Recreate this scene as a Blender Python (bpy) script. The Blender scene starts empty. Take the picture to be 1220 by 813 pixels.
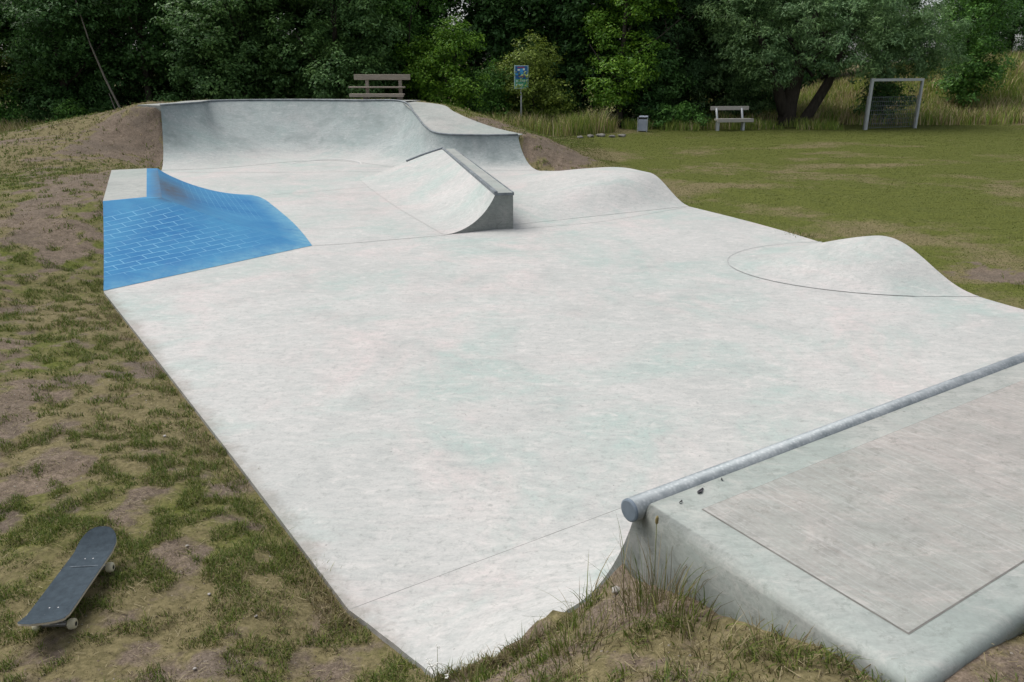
import bpy, bmesh, math, random
import numpy as np
from mathutils import Vector, Matrix
from mathutils.bvhtree import BVHTree

SC = bpy.context.scene
COL = SC.collection
rng = np.random.default_rng(7)
random.seed(7)
PI = math.pi
R = math.radians

# ------------------------------------------------------------------ helpers
def mesh_obj(name, verts, faces, mats, parent=None, smooth=None, midx=None, uvs=None):
    me = bpy.data.meshes.new(name)
    me.from_pydata([tuple(map(float, v)) for v in verts], [], [tuple(map(int, f)) for f in faces])
    if not isinstance(mats, (list, tuple)):
        mats = [mats]
    for m in mats:
        me.materials.append(m)
    if smooth is not None:
        if smooth is True:
            smooth = [True] * len(faces)
        me.polygons.foreach_set('use_smooth', list(smooth))
    if midx is not None:
        me.polygons.foreach_set('material_index', list(midx))
    if uvs is not None:
        uvl = me.uv_layers.new(name='UVMap')
        li = np.zeros(len(me.loops), dtype=np.int32)
        me.loops.foreach_get('vertex_index', li)
        uvl.data.foreach_set('uv', np.asarray(uvs, dtype=np.float32)[li].ravel())
    me.update()
    o = bpy.data.objects.new(name, me)
    COL.objects.link(o)
    if parent is not None:
        o.parent = parent
    return o

def fast_obj(name, V, nper, mat, parent=None, colors=None, faces_per=None):
    """V: (N*nper,3) verts; every element one polygon of nper verts, or faces_per = list of index tuples."""
    V = np.asarray(V, dtype=np.float32)
    n = len(V) // nper
    me = bpy.data.meshes.new(name)
    me.vertices.add(len(V))
    me.vertices.foreach_set('co', V.ravel())
    if faces_per is None:
        faces_per = [tuple(range(nper))]
    loops = []
    tot = []
    for f in faces_per:
        tot.append(len(f))
    per = np.concatenate([np.array(f) for f in faces_per])
    L = (np.arange(n)[:, None] * nper + per[None, :]).astype(np.int32).ravel()
    T = np.tile(np.array(tot, dtype=np.int32), n)
    S = np.concatenate([[0], np.cumsum(T)[:-1]]).astype(np.int32)
    me.loops.add(len(L))
    me.loops.foreach_set('vertex_index', L)
    me.polygons.add(len(T))
    me.polygons.foreach_set('loop_start', S)
    me.polygons.foreach_set('loop_total', T)
    me.materials.append(mat)
    if colors is not None:
        at = me.attributes.new('col', 'FLOAT_COLOR', 'POINT')
        c = np.ones((len(V), 4), dtype=np.float32)
        c[:, :3] = np.repeat(colors, nper, axis=0)
        at.data.foreach_set('color', c.ravel())
    me.update(calc_edges=True)
    o = bpy.data.objects.new(name, me)
    COL.objects.link(o)
    if parent is not None:
        o.parent = parent
    return o

def tag(o, label, cat, group=None, kind=None):
    if label: o['label'] = label
    if cat: o['category'] = cat
    if group: o['group'] = group
    if kind: o['kind'] = kind
    return o

def empty(name, loc=(0, 0, 0), rz=0.0):
    o = bpy.data.objects.new(name, None)
    COL.objects.link(o)
    o.location = loc
    o.rotation_euler = (0, 0, rz)
    o.empty_display_size = 0.1
    return o

def bm_obj(name, bm, mat, parent=None, smooth=False):
    me = bpy.data.meshes.new(name)
    bm.normal_update()
    bm.to_mesh(me); bm.free()
    me.materials.append(mat)
    if smooth:
        me.polygons.foreach_set('use_smooth', [True] * len(me.polygons))
    o = bpy.data.objects.new(name, me)
    COL.objects.link(o)
    if parent is not None: o.parent = parent
    return o

def bm_box(bm, lo, hi, bev=0.0, M=None, seg=2):
    lo = Vector(lo); hi = Vector(hi)
    r = bmesh.ops.create_cube(bm, size=1.0)
    vs = r['verts']
    c = (lo + hi) / 2; d = hi - lo
    for v in vs:
        v.co = Vector((c.x + v.co.x * d.x, c.y + v.co.y * d.y, c.z + v.co.z * d.z))
    if bev > 0:
        es = set()
        for v in vs:
            for e in v.link_edges: es.add(e)
        rr = bmesh.ops.bevel(bm, geom=list(es), offset=bev, segments=seg, affect='EDGES', profile=0.5)
        vs = list({v for f in rr['faces'] for v in f.verts} | {v for v in vs if v.is_valid})
    if M is not None:
        for v in vs: v.co = M @ v.co
    return vs

def tube_data(pts, rad, n=10, cap=True):
    """tapered tube through pts; rad a number or a list"""
    pts = [Vector(p) for p in pts]
    if not isinstance(rad, (list, tuple)): rad = [rad] * len(pts)
    V = []; F = []
    prev = None
    for i, p in enumerate(pts):
        if i == 0: t = pts[1] - p
        elif i == len(pts) - 1: t = p - pts[i - 1]
        else: t = pts[i + 1] - pts[i - 1]
        t.normalize()
        if prev is None:
            a = Vector((0, 0, 1)) if abs(t.z) < 0.9 else Vector((1, 0, 0))
            u = t.cross(a).normalized()
        else:
            u = (prev - t * prev.dot(t)).normalized()
        prev = u
        w = t.cross(u)
        for k in range(n):
            a = 2 * PI * k / n
            V.append(p + (u * math.cos(a) + w * math.sin(a)) * rad[i])
    for i in range(len(pts) - 1):
        for k in range(n):
            a = i * n + k; b = i * n + (k + 1) % n
            F.append((a, b, b + n, a + n))
    if cap:
        F.append(tuple(range(n))[::-1])
        m = (len(pts) - 1) * n
        F.append(tuple(range(m, m + n)))
    return V, F

def tube(name, pts, rad, mat, parent=None, n=10):
    V, F = tube_data(pts, rad, n)
    sm = [len(f) == 4 for f in F]
    return mesh_obj(name, V, F, mat, parent, smooth=sm)

def merge(parts):
    V = []; F = []
    for v, f in parts:
        o = len(V); V += list(v); F += [tuple(i + o for i in q) for q in f]
    return V, F

def catmull(P, n):
    P = [np.array(p, float) for p in P]
    Q = [2 * P[0] - P[1]] + P + [2 * P[-1] - P[-2]]
    out = []
    segs = len(P) - 1
    for i in range(n + 1):
        u = i / n * segs
        k = min(int(u), segs - 1); t = u - k
        a, b, c, d = Q[k], Q[k + 1], Q[k + 2], Q[k + 3]
        out.append(0.5 * (2 * b + (c - a) * t + (2 * a - 5 * b + 4 * c - d) * t * t + (3 * b - a - 3 * c + d) * t ** 3))
    return out

def lerp_poly(P, n):
    P = np.array(P, float)
    s = np.linspace(0, 1, len(P))
    t = np.linspace(0, 1, n + 1)
    return [np.array([np.interp(q, s, P[:, k]) for k in range(P.shape[1])]) for q in t]

# value noise in numpy
_tab = np.random.default_rng(99).random((256, 256))
def vnoise(x, y):
    x = np.asarray(x, float); y = np.asarray(y, float)
    xi = np.floor(x).astype(int); yi = np.floor(y).astype(int)
    fx = x - xi; fy = y - yi
    fx = fx * fx * (3 - 2 * fx); fy = fy * fy * (3 - 2 * fy)
    g = lambda a, b: _tab[a & 255, b & 255]
    return (g(xi, yi) * (1 - fx) + g(xi + 1, yi) * fx) * (1 - fy) + (g(xi, yi + 1) * (1 - fx) + g(xi + 1, yi + 1) * fx) * fy
def fbm(x, y, o=4):
    a = 0; s = 0.5; t = 0
    for k in range(o):
        a = a + s * vnoise(x * 2 ** k + 17.3 * k, y * 2 ** k + 5.1 * k); t += s; s *= 0.5
    return a / t
def sstep(a, b, x):
    t = np.clip((x - a) / (b - a), 0, 1)
    return t * t * (3 - 2 * t)

# ------------------------------------------------------------------ materials
class NT:
    def __init__(self, name):
        self.m = bpy.data.materials.new(name); self.m.use_nodes = True
        self.t = self.m.node_tree
        self.b = self.t.nodes['Principled BSDF']
        self.out = self.t.nodes['Material Output']
    def n(self, kind, **kw):
        nd = self.t.nodes.new(kind)
        for k, v in kw.items():
            if k in nd.inputs.keys() if hasattr(nd.inputs, 'keys') else False:
                nd.inputs[k].default_value = v
            else:
                setattr(nd, k, v)
        return nd
    def l(self, a, b): self.t.links.new(a, b)
    def pos(self, scale=(1, 1, 1), rot=(0, 0, 0), obj=False):
        if obj:
            g = self.t.nodes.new('ShaderNodeTexCoord').outputs['Object']
        else:
            g = self.t.nodes.new('ShaderNodeNewGeometry').outputs['Position']
        mp = self.t.nodes.new('ShaderNodeMapping')
        mp.inputs['Scale'].default_value = scale
        mp.inputs['Rotation'].default_value = rot
        self.l(g, mp.inputs['Vector'])
        return mp.outputs['Vector']
    def noise(self, vec, scale, detail=4, rough=0.55, dist=0.0):
        nd = self.t.nodes.new('ShaderNodeTexNoise')
        nd.inputs['Scale'].default_value = scale
        nd.inputs['Detail'].default_value = detail
        nd.inputs['Roughness'].default_value = rough
        nd.inputs['Distortion'].default_value = dist
        self.l(vec, nd.inputs['Vector'])
        return nd.outputs['Fac']
    def ramp(self, fac, stops):
        r = self.t.nodes.new('ShaderNodeValToRGB')
        el = r.color_ramp.elements
        while len(el) < len(stops): el.new(0.5)
        for e, (p, c) in zip(el, stops):
            e.position = p
            e.color = (c, c, c, 1) if not isinstance(c, (tuple, list)) else (*c, 1)
        self.l(fac, r.inputs['Fac'])
        return r.outputs['Color']
    def mix(self, fac, a, b, blend='MIX'):
        m = self.t.nodes.new('ShaderNodeMix'); m.data_type = 'RGBA'; m.blend_type = blend
        for sock, v in ((m.inputs[0], fac), (m.inputs[6], a), (m.inputs[7], b)):
            if isinstance(v, (int, float)): sock.default_value = v
            elif isinstance(v, tuple): sock.default_value = (*v, 1)
            else: self.l(v, sock)
        return m.outputs[2]
    def math(self, op, a, b=0.0, clamp=False):
        m = self.t.nodes.new('ShaderNodeMath'); m.operation = op; m.use_clamp = clamp
        for sock, v in ((m.inputs[0], a), (m.inputs[1], b)):
            if isinstance(v, (int, float)): sock.default_value = v
            else: self.l(v, sock)
        return m.outputs[0]
    def bump(self, h, strength=0.3, dist=0.01):
        b = self.t.nodes.new('ShaderNodeBump')
        b.inputs['Strength'].default_value = strength
        b.inputs['Distance'].default_value = dist
        self.l(h, b.inputs['Height'])
        self.l(b.outputs['Normal'], self.b.inputs['Normal'])
    def col(self, c):
        if isinstance(c, tuple): self.b.inputs['Base Color'].default_value = (*c, 1)
        else: self.l(c, self.b.inputs['Base Color'])
    def set(self, rough=0.8, metal=0.0, spec=0.3):
        self.b.inputs['Roughness'].default_value = rough
        self.b.inputs['Metallic'].default_value = metal
        self.b.inputs['Specular IOR Level'].default_value = spec

ANG = math.atan2(0.5455, 0.838)       # direction of the near coping

def concrete_color(T, lo, hi, stain=0.25, tint=1.0, edge=False):
    p = T.pos()
    big = T.ramp(T.noise(p, 0.42, 5, 0.6), [(0.30, 0.0), (0.70, 1.0)])
    c = T.mix(big, lo, hi)
    # faint mineral tints: mint and rose blotches
    t1 = T.ramp(T.noise(T.pos((1, 1, 1), (0, 0, 0.4)), 0.55, 6, 0.68, 0.6), [(0.48, 0.0), (0.62, 1.0)])
    c = T.mix(T.math('MULTIPLY', t1, 0.55 * tint), c, (lo[0] * 0.84, lo[1] * 1.04, lo[2] * 1.0))
    t2 = T.ramp(T.noise(T.pos((1, 1, 1), (0.3, 0, 1.4)), 0.75, 6, 0.68, 0.6), [(0.50, 0.0), (0.66, 1.0)])
    c = T.mix(T.math('MULTIPLY', t2, 0.6 * tint), c, (hi[0] * 1.05, hi[1] * 0.94, hi[2] * 0.945))
    # trowel smears
    sm = T.noise(T.pos((1.0, 2.6, 3), (0, 0, 0.12)), 6.5, 9, 0.80, 0.7)
    c = T.mix(T.ramp(sm, [(0.44, 0.0), (0.64, 0.62)]), c, (lo[0] * 0.80, lo[1] * 0.83, lo[2] * 0.83))
    sm2 = T.noise(T.pos((1.0, 1.8, 3), (0, 0, -0.35)), 4.5, 9, 0.80, 0.8)
    c = T.mix(T.ramp(sm2, [(0.50, 0.0), (0.66, 0.7)]), c, (min(hi[0] * 1.13, 0.8), min(hi[1] * 1.10, 0.8), min(hi[2] * 1.09, 0.8)))
    sm3 = T.noise(p, 17.0, 7, 0.8, 0.3)
    c = T.mix(T.ramp(sm3, [(0.53, 0.0), (0.66, 0.75)]), c, (lo[0] * 0.72, lo[1] * 0.74, lo[2] * 0.72))
    if edge:
        sep = T.t.nodes.new('ShaderNodeSeparateXYZ'); T.l(p, sep.inputs[0])
        dd = T.math('ADD', T.math('MULTIPLY', T.math('ADD', sep.outputs[0], 0.87), 0.825), T.math('MULTIPLY', T.math('SUBTRACT', sep.outputs[1], 3.56), 0.565))
        dd = T.math('ADD', dd, T.math('MULTIPLY', T.math('SUBTRACT', T.noise(p, 4.0, 6, 0.75), 0.5), 0.5))
        c = T.mix(T.ramp(dd, [(0.0, 0.5), (0.12, 0.0)]), c, (0.20, 0.18, 0.15))
    # grey weather stains
    st = T.noise(p, 1.3, 7, 0.65, 0.3)
    c = T.mix(T.ramp(st, [(0.52, 0.0), (0.72, stain)]), c, (lo[0] * 0.62, lo[1] * 0.66, lo[2] * 0.66))
    # fine grain and pores
    fg = T.noise(p, 55.0, 3, 0.7)
    c = T.mix(0.32, c, T.ramp(fg, [(0.25, 0.5), (0.75, 1.0)]), 'MULTIPLY')
    vo = T.t.nodes.new('ShaderNodeTexVoronoi'); vo.inputs['Scale'].default_value = 9.0
    T.l(p, vo.inputs['Vector'])
    sp = T.ramp(vo.outputs['Distance'], [(0.035, 1.0), (0.075, 0.0)])
    gate = T.ramp(T.noise(p, 3.1, 2), [(0.55, 0.0), (0.6, 0.7)])
    c = T.mix(T.math('MULTIPLY', sp, gate), c, (0.13, 0.13, 0.12))
    return c, sm, fg

def concrete(name, lo, hi, stain=0.25, tint=1.0, rough=0.72, toe_fade=None, edge=False):
    T = NT(name)
    c, sm, fg = concrete_color(T, lo, hi, stain, tint, edge)
    if toe_fade:
        a = T.t.nodes.new('ShaderNodeAttribute'); a.attribute_name = 'toe_fade'
        # painted wall shade fades out to the floor colour at the toe
        c2, _, _ = concrete_color(T, toe_fade[0], toe_fade[1], 0.22, 1.0)
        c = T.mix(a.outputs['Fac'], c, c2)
    sa = T.t.nodes.new('ShaderNodeAttribute'); sa.attribute_name = 'stain'
    c = T.mix(T.math('MULTIPLY', sa.outputs['Fac'], T.ramp(T.noise(T.pos(), 4.0, 6, 0.7), [(0.35, 0.15), (0.65, 0.85)])), c, (lo[0] * 0.5, lo[1] * 0.53, lo[2] * 0.53))
    T.col(c); T.set(rough, 0, 0.35)
    h = T.math('ADD', T.math('MULTIPLY', sm, 0.6), T.math('MULTIPLY', fg, 0.25))
    T.bump(h, 0.25, 0.006)
    return T.m

CLO, CHI = (0.392, 0.400, 0.382), (0.497, 0.488, 0.468)
M_floor = concrete('pale_concrete', CLO, CHI, 0.34, 1.35, edge=True)
M_bowl = concrete('shaded_concrete', (0.225, 0.265, 0.26), (0.345, 0.38, 0.372), 0.75, 0.8, 0.72, (CLO, CHI))  # shading of the bowl wall put into a darker, greyer base colour
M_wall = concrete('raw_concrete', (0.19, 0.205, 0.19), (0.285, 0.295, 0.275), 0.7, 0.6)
M_deck = concrete('deck_concrete', (0.275, 0.292, 0.272), (0.375, 0.382, 0.358), 0.5, 0.8)

def broom_mat():
    T = NT('broomed_concrete')
    c, sm, fg = concrete_color(T, (0.295, 0.288, 0.266), (0.395, 0.376, 0.350), 0.35, 0.8)
    bp = T.pos((1 / 30, 1 / 1.2, 1), (0, 0, ANG))
    bp.node.vector_type = 'TEXTURE'
    br = T.noise(bp, 3.0, 4, 0.7)
    c = T.mix(T.ramp(br, [(0.45, 0.0), (0.68, 0.30)]), c, (0.25, 0.215, 0.195))
    c = T.mix(T.ramp(br, [(0.36, 0.22), (0.45, 0.0)]), c, (0.46, 0.44, 0.425))
    T.col(c); T.set(0.85, 0, 0.25)
    T.bump(br, 0.5, 0.004)
    return T.m
M_broom = broom_mat()

def simple(name, c1, c2, scale=8, rough=0.8, metal=0.0, bump=0.2, stretch=(1, 1, 1), spec=0.3, obj=True, bd=0.005):
    T = NT(name)
    f = T.noise(T.pos(stretch, obj=obj), scale, 5, 0.6)
    T.col(T.mix(T.ramp(f, [(0.3, 0.0), (0.7, 1.0)]), c1, c2))
    T.set(rough, metal, spec)
    if bump: T.bump(f, bump, bd)
    return T.m

M_joint = simple('joint_groove', (0.15, 0.15, 0.14), (0.27, 0.27, 0.26), 6, 0.9)
M_groove = simple('shallow_groove', (0.15, 0.145, 0.13), (0.25, 0.24, 0.22), 14, 0.9)
M_ring = simple('trowelled_joint', (0.22, 0.225, 0.22), (0.40, 0.41, 0.40), 5, 0.85)
M_scuff = simple('wheel_scuff', (0.31, 0.325, 0.325), (0.46, 0.47, 0.46), 22, 0.8)

def galv():
    T = NT('galvanised_steel')
    vo = T.t.nodes.new('ShaderNodeTexVoronoi'); vo.inputs['Scale'].default_value = 60
    T.l(T.pos(), vo.inputs['Vector'])
    n1 = T.noise(T.pos(), 9, 6, 0.7)
    c = T.mix(T.ramp(n1, [(0.38, 0.0), (0.62, 1.0)]), (0.175, 0.20, 0.21), (0.285, 0.31, 0.32))
    c = T.mix(T.ramp(vo.outputs['Distance'], [(0.0, 0.25), (0.5, 0.0)]), c, (0.6, 0.62, 0.62))
    T.col(c)
    T.set(0.5, 0.5, 0.5)
    T.l(T.ramp(n1, [(0.3, 0.46), (0.7, 0.66)]), T.b.inputs['Roughness'])
    T.bump(n1, 0.08, 0.002)
    return T.m
M_galv = galv()
M_steel = simple('dull_coping_steel', (0.10, 0.115, 0.125), (0.22, 0.245, 0.26), 4, 0.55, 0.3)

def blue_paint():
    T = NT('blue_bank_paint')
    uv = T.t.nodes.new('ShaderNodeUVMap').outputs['UV']
    p = T.pos()
    br = T.t.nodes.new('ShaderNodeTexBrick')
    br.inputs['Color1'].default_value = (0, 0, 0, 1); br.inputs['Color2'].default_value = (0.25, 0.25, 0.25, 1)
    br.inputs['Mortar'].default_value = (1, 1, 1, 1)
    br.inputs['Scale'].default_value = 1.0
    br.inputs['Mortar Size'].default_value = 0.008
    br.inputs['Mortar Smooth'].default_value = 0.25
    br.inputs['Brick Width'].default_value = 0.33
    br.inputs['Row Height'].default_value = 0.138
    wob = T.t.nodes.new('ShaderNodeVectorMath'); wob.operation = 'MULTIPLY_ADD'
    nz = T.t.nodes.new('ShaderNodeTexNoise'); nz.inputs['Scale'].default_value = 3.0
    T.l(uv, nz.inputs['Vector'])
    T.l(nz.outputs['Color'], wob.inputs[0]); wob.inputs[1].default_value = (0.03, 0.03, 0); T.l(uv, wob.inputs[2])
    T.l(wob.outputs[0], br.inputs['Vector'])
    n = T.noise(p, 0.9, 6, 0.65)
    c = T.mix(T.ramp(n, [(0.32, 0.0), (0.68, 1.0)]), (0.026, 0.140, 0.315), (0.062, 0.225, 0.385))
    st = T.noise(T.pos((1, 5, 2), (0, 0, 0.3)), 2.5, 6, 0.7)
    c = T.mix(T.ramp(st, [(0.5, 0.0), (0.72, 0.45)]), c, (0.055, 0.25, 0.42))
    st3 = T.noise(T.pos((4, 1, 2), (0, 0, 0.9)), 2.0, 6, 0.7)
    c = T.mix(T.ramp(st3, [(0.55, 0.0), (0.75, 0.35)]), c, (0.07, 0.16, 0.33))
    worn = T.ramp(T.noise(p, 2.6, 5, 0.7), [(0.32, 0.35), (0.58, 1.0)])
    at = T.t.nodes.new('ShaderNodeAttribute'); at.attribute_name = 'brick'
    lines = T.math('MULTIPLY', T.math('MULTIPLY', T.ramp(br.outputs['Color'], [(0.3, 0.0), (0.9, 1.0)]), worn), at.outputs['Fac'])
    c = T.mix(T.math('MULTIPLY', lines, 0.72), c, (0.20, 0.42, 0.58))
    # tyre smudge near the upper corner and rubbed toe
    ed = T.t.nodes.new('ShaderNodeAttribute'); ed.attribute_name = 'toe'
    rub = T.math('MULTIPLY', ed.outputs['Fac'], T.ramp(T.noise(p, 5, 6, 0.7), [(0.35, 0.1), (0.65, 0.75)]))
    c = T.mix(rub, c, (0.20, 0.38, 0.44))
    sm = T.t.nodes.new('ShaderNodeAttribute'); sm.attribute_name = 'smudge'
    smk = T.math('MULTIPLY', sm.outputs['Fac'], T.ramp(T.noise(T.pos((2, 1, 1)), 3.5, 5, 0.7), [(0.3, 0.55), (0.6, 1.0)]))
    c = T.mix(smk, c, (0.075, 0.085, 0.105))
    fg = T.noise(p, 50, 3, 0.7)
    c = T.mix(0.2, c, T.ramp(fg, [(0.25, 0.6), (0.75, 1.0)]), 'MULTIPLY')
    T.col(c); T.set(0.8, 0, 0.12)
    T.bump(T.math('ADD', st, T.math('MULTIPLY', fg, 0.3)), 0.2, 0.006)
    return T.m
M_blue = blue_paint()

def ground_mat():
    T = NT('turf_and_soil')
    p = T.pos()
    cov = T.t.nodes.new('ShaderNodeAttribute'); cov.attribute_name = 'cover'
    dry = T.t.nodes.new('ShaderNodeAttribute'); dry.attribute_name = 'dry'
    n1 = T.noise(p, 6.0, 8, 0.72)
    n2 = T.noise(p, 28.0, 6, 0.75)
    n3 = T.noise(p, 1.2, 5, 0.6)
    soil = T.mix(T.ramp(n1, [(0.3, 0.0), (0.7, 1.0)]), (0.115, 0.088, 0.064), (0.255, 0.200, 0.152))
    soil = T.mix(T.ramp(n3, [(0.45, 0.0), (0.65, 0.7)]), soil, (0.135, 0.112, 0.088))
    soil = T.mix(T.ramp(n2, [(0.42, 0.6), (0.56, 0.0)]), soil, (0.070, 0.054, 0.040))
    n4 = T.noise(p, 110.0, 4, 0.75)
    soil = T.mix(T.ramp(n4, [(0.40, 0.5), (0.55, 0.0)]), soil, (0.05, 0.04, 0.03))
    soil = T.mix(T.ramp(n4, [(0.58, 0.0), (0.68, 0.5)]), soil, (0.33, 0.28, 0.22))
    thatch = T.mix(T.ramp(n2, [(0.35, 0.0), (0.65, 1.0)]), (0.084, 0.074, 0.034), (0.190, 0.160, 0.084))
    green = T.mix(T.ramp(n2, [(0.35, 0.0), (0.65, 1.0)]), (0.046, 0.056, 0.012), (0.116, 0.128, 0.028))
    d = T.math('ADD', dry.outputs['Fac'], T.math('MULTIPLY', T.math('SUBTRACT', T.noise(p, 2.2, 8, 0.75), 0.5), 1.9))
    turf = T.mix(T.ramp(d, [(0.25, 0.0), (0.75, 1.0)]), green, thatch)
    k = T.math('ADD', cov.outputs['Fac'], T.math('MULTIPLY', T.math('SUBTRACT', n1, 0.5), 1.0))
    c = T.mix(T.ramp(k, [(0.38, 0.0), (0.58, 1.0)]), soil, turf)
    T.col(c); T.set(0.95, 0, 0.1)
    T.bump(T.math('ADD', n1, T.math('MULTIPLY', n2, 0.35)), 0.4, 0.02)
    return T.m
M_ground = ground_mat()

def leafy(name, stops, trans=0.35, attr=None, rough=0.5):
    T = NT(name)
    if attr:
        a = T.t.nodes.new('ShaderNodeAttribute'); a.attribute_name = attr
        c = a.outputs['Color']
    else:
        g = T.t.nodes.new('ShaderNodeNewGeometry')
        c = T.ramp(g.outputs['Random Per Island'], stops)
        oi = T.t.nodes.new('ShaderNodeObjectInfo')
        pn = T.noise(T.pos(), 0.8, 3)
        c = T.mix(T.ramp(pn, [(0.35, 0.0), (0.65, 0.5)]), c, T.mix(1.0, c, (1.25, 1.12, 0.7), 'MULTIPLY'))
    T.col(c); T.set(rough, 0, 0.25)
    tr = T.t.nodes.new('ShaderNodeBsdfTranslucent')
    T.l(c, tr.inputs['Color'])
    mx = T.t.nodes.new('ShaderNodeMixShader'); mx.inputs[0].default_value = trans
    T.l(T.b.outputs[0], mx.inputs[1]); T.l(tr.outputs[0], mx.inputs[2])
    T.l(mx.outputs[0], T.out.inputs['Surface'])
    return T.m
M_blade = leafy('grass_blades', None, 0.25, 'col', 0.7)
LEAF = {
    'dark': leafy('dark_leaves', [(0.0, (0.032, 0.083, 0.023)), (0.6, (0.059, 0.144, 0.041)), (1.0, (0.115, 0.243, 0.078))]),
    'grey': leafy('greygreen_leaves', [(0.0, (0.072, 0.136, 0.057)), (0.6, (0.140, 0.256, 0.109)), (1.0, (0.260, 0.417, 0.191))]),
    'lime': leafy('limegreen_leaves', [(0.0, (0.059, 0.144, 0.015)), (0.6, (0.115, 0.254, 0.026)), (1.0, (0.221, 0.386, 0.044))]),
    'olive': leafy('olive_leaves', [(0.0, (0.082, 0.126, 0.022)), (0.6, (0.144, 0.216, 0.037)), (1.0, (0.260, 0.346, 0.070))]),
    'mid': leafy('green_leaves', [(0.0, (0.046, 0.120, 0.026)), (0.6, (0.085, 0.209, 0.041)), (1.0, (0.164, 0.346, 0.072))]),
    'blue': leafy('bluegreen_leaves', [(0.0, (0.040, 0.095, 0.029)), (0.6, (0.086, 0.180, 0.056)), (1.0, (0.172, 0.314, 0.108))]),
    'fir': leafy('conifer_needles', [(0.0, (0.020, 0.055, 0.019)), (1.0, (0.061, 0.133, 0.047))], 0.1),
}
M_bark = simple('tree_bark', (0.022, 0.018, 0.014), (0.058, 0.049, 0.038), 10, 0.95, 0, 0.8, (1, 1, 0.25), bd=0.03)
M_palebark = simple('pale_bark', (0.16, 0.14, 0.115), (0.26, 0.235, 0.20), 10, 0.9, 0, 0.5, (1, 1, 0.25), bd=0.02)
M_wood = simple('weathered_wood', (0.17, 0.145, 0.115), (0.33, 0.29, 0.24), 6, 0.9, 0, 0.6, (1, 10, 10))
M_wood2 = simple('grey_painted_wood', (0.30, 0.28, 0.25), (0.42, 0.40, 0.36), 6, 0.9, 0, 0.5, (1, 10, 10))
M_grip = simple('grip_tape', (0.020, 0.032, 0.042), (0.038, 0.056, 0.070), 30, 0.85, 0, 0.5)
M_ply = simple('maple_ply', (0.42, 0.37, 0.29), (0.54, 0.49, 0.40), 12, 0.6, 0, 0.1)
M_wheel = simple('cream_urethane', (0.50, 0.46, 0.32), (0.62, 0.58, 0.43), 14, 0.5, 0, 0.05)
M_black = simple('black_rubber', (0.012, 0.012, 0.012), (0.03, 0.03, 0.03), 14, 0.6, 0, 0.05)
M_alu = simple('cast_aluminium', (0.30, 0.30, 0.31), (0.45, 0.45, 0.46), 14, 0.4, 0.8, 0.05)
M_post = simple('grey_metal_post', (0.34, 0.36, 0.37), (0.46, 0.48, 0.49), 5, 0.5, 0.3, 0.05)
M_white = simple('white_sign_rim', (0.34, 0.50, 0.52), (0.42, 0.58, 0.60), 5, 0.5, 0, 0.0)
M_signblue = simple('sign_dark_blue', (0.02, 0.08, 0.26), (0.03, 0.17, 0.38), 6, 0.5, 0, 0.0)
M_signcyan = simple('sign_light_blue', (0.04, 0.28, 0.60), (0.06, 0.36, 0.68), 6, 0.5, 0, 0.0)
M_signgreen = simple('sign_green', (0.02, 0.26, 0.16), (0.04, 0.36, 0.22), 6, 0.5, 0, 0.0)
M_signpale = simple('sign_lettering', (0.60, 0.72, 0.68), (0.72, 0.80, 0.76), 6, 0.5, 0, 0.0)
M_signred = simple('sign_red_marks', (0.32, 0.05, 0.10), (0.36, 0.08, 0.16), 6, 0.5, 0, 0.0)
M_bin = simple('grey_zinc', (0.24, 0.27, 0.33), (0.36, 0.39, 0.46), 5, 0.5, 0.3, 0.1)
M_stone = simple('pale_stone', (0.22, 0.205, 0.19), (0.40, 0.38, 0.35), 20, 0.9, 0, 0.4)
M_rubble = simple('dusty_rubble', (0.10, 0.095, 0.085), (0.22, 0.21, 0.19), 9, 0.9, 0, 0.4)
M_dleaf = simple('dead_leaf', (0.03, 0.03, 0.035), (0.07, 0.065, 0.07), 40, 0.8, 0, 0.3)
M_paper = simple('paper_scrap', (0.62, 0.60, 0.56), (0.74, 0.73, 0.70), 30, 0.8, 0, 0.2)
M_seed = simple('seed_head', (0.14, 0.11, 0.045), (0.24, 0.20, 0.085), 90, 0.9, 0, 0.5)
M_stem = simple('green_stem', (0.10, 0.12, 0.05), (0.17, 0.18, 0.08), 30, 0.8, 0, 0.0)
M_petal = simple('white_petals', (0.62, 0.62, 0.58), (0.76, 0.76, 0.72), 30, 0.8, 0, 0.0)

# ------------------------------------------------------------------ camera
H = 2.75
cam = bpy.data.cameras.new('camera')
co = bpy.data.objects.new('camera', cam)
COL.objects.link(co)
cam.sensor_width = 36.0
cam.lens = 36.0 * 960.0 / 1220.0
cam.clip_start = 0.05; cam.clip_end = 3000
co.location = (0, 0, H)
co.rotation_euler = (R(90 - 19.317), 0, 0)
SC.camera = co

# ------------------------------------------------------------------ light
SUN_EL, SUN_AZ = R(60), math.atan2(-0.85, 0.40)
w = bpy.data.worlds.new('World'); SC.world = w
w.use_nodes = True
wt = w.node_tree
sky = wt.nodes.new('ShaderNodeTexSky')
sky.sky_type = 'NISHITA'
sky.sun_disc = False
sky.sun_elevation = SUN_EL
sky.sun_rotation = SUN_AZ
sky.air_density = 0.8
sky.dust_density = 2.5
sky.ozone_density = 1.0
hs = wt.nodes.new('ShaderNodeHueSaturation'); hs.inputs['Saturation'].default_value = 0.35
wt.links.new(sky.outputs[0], hs.inputs['Color'])
wt.links.new(hs.outputs[0], wt.nodes['Background'].inputs['Color'])
wt.nodes['Background'].inputs['Strength'].default_value = 0.10
sl = bpy.data.lights.new('sun', 'SUN'); sl.energy = 1.5; sl.angle = R(45); sl.color = (1.0, 0.965, 0.92)
so = bpy.data.objects.new('sun', sl); COL.objects.link(so)
sd = Vector((math.sin(SUN_AZ) * math.cos(SUN_EL), math.cos(SUN_AZ) * math.cos(SUN_EL), math.sin(SUN_EL)))
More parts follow.
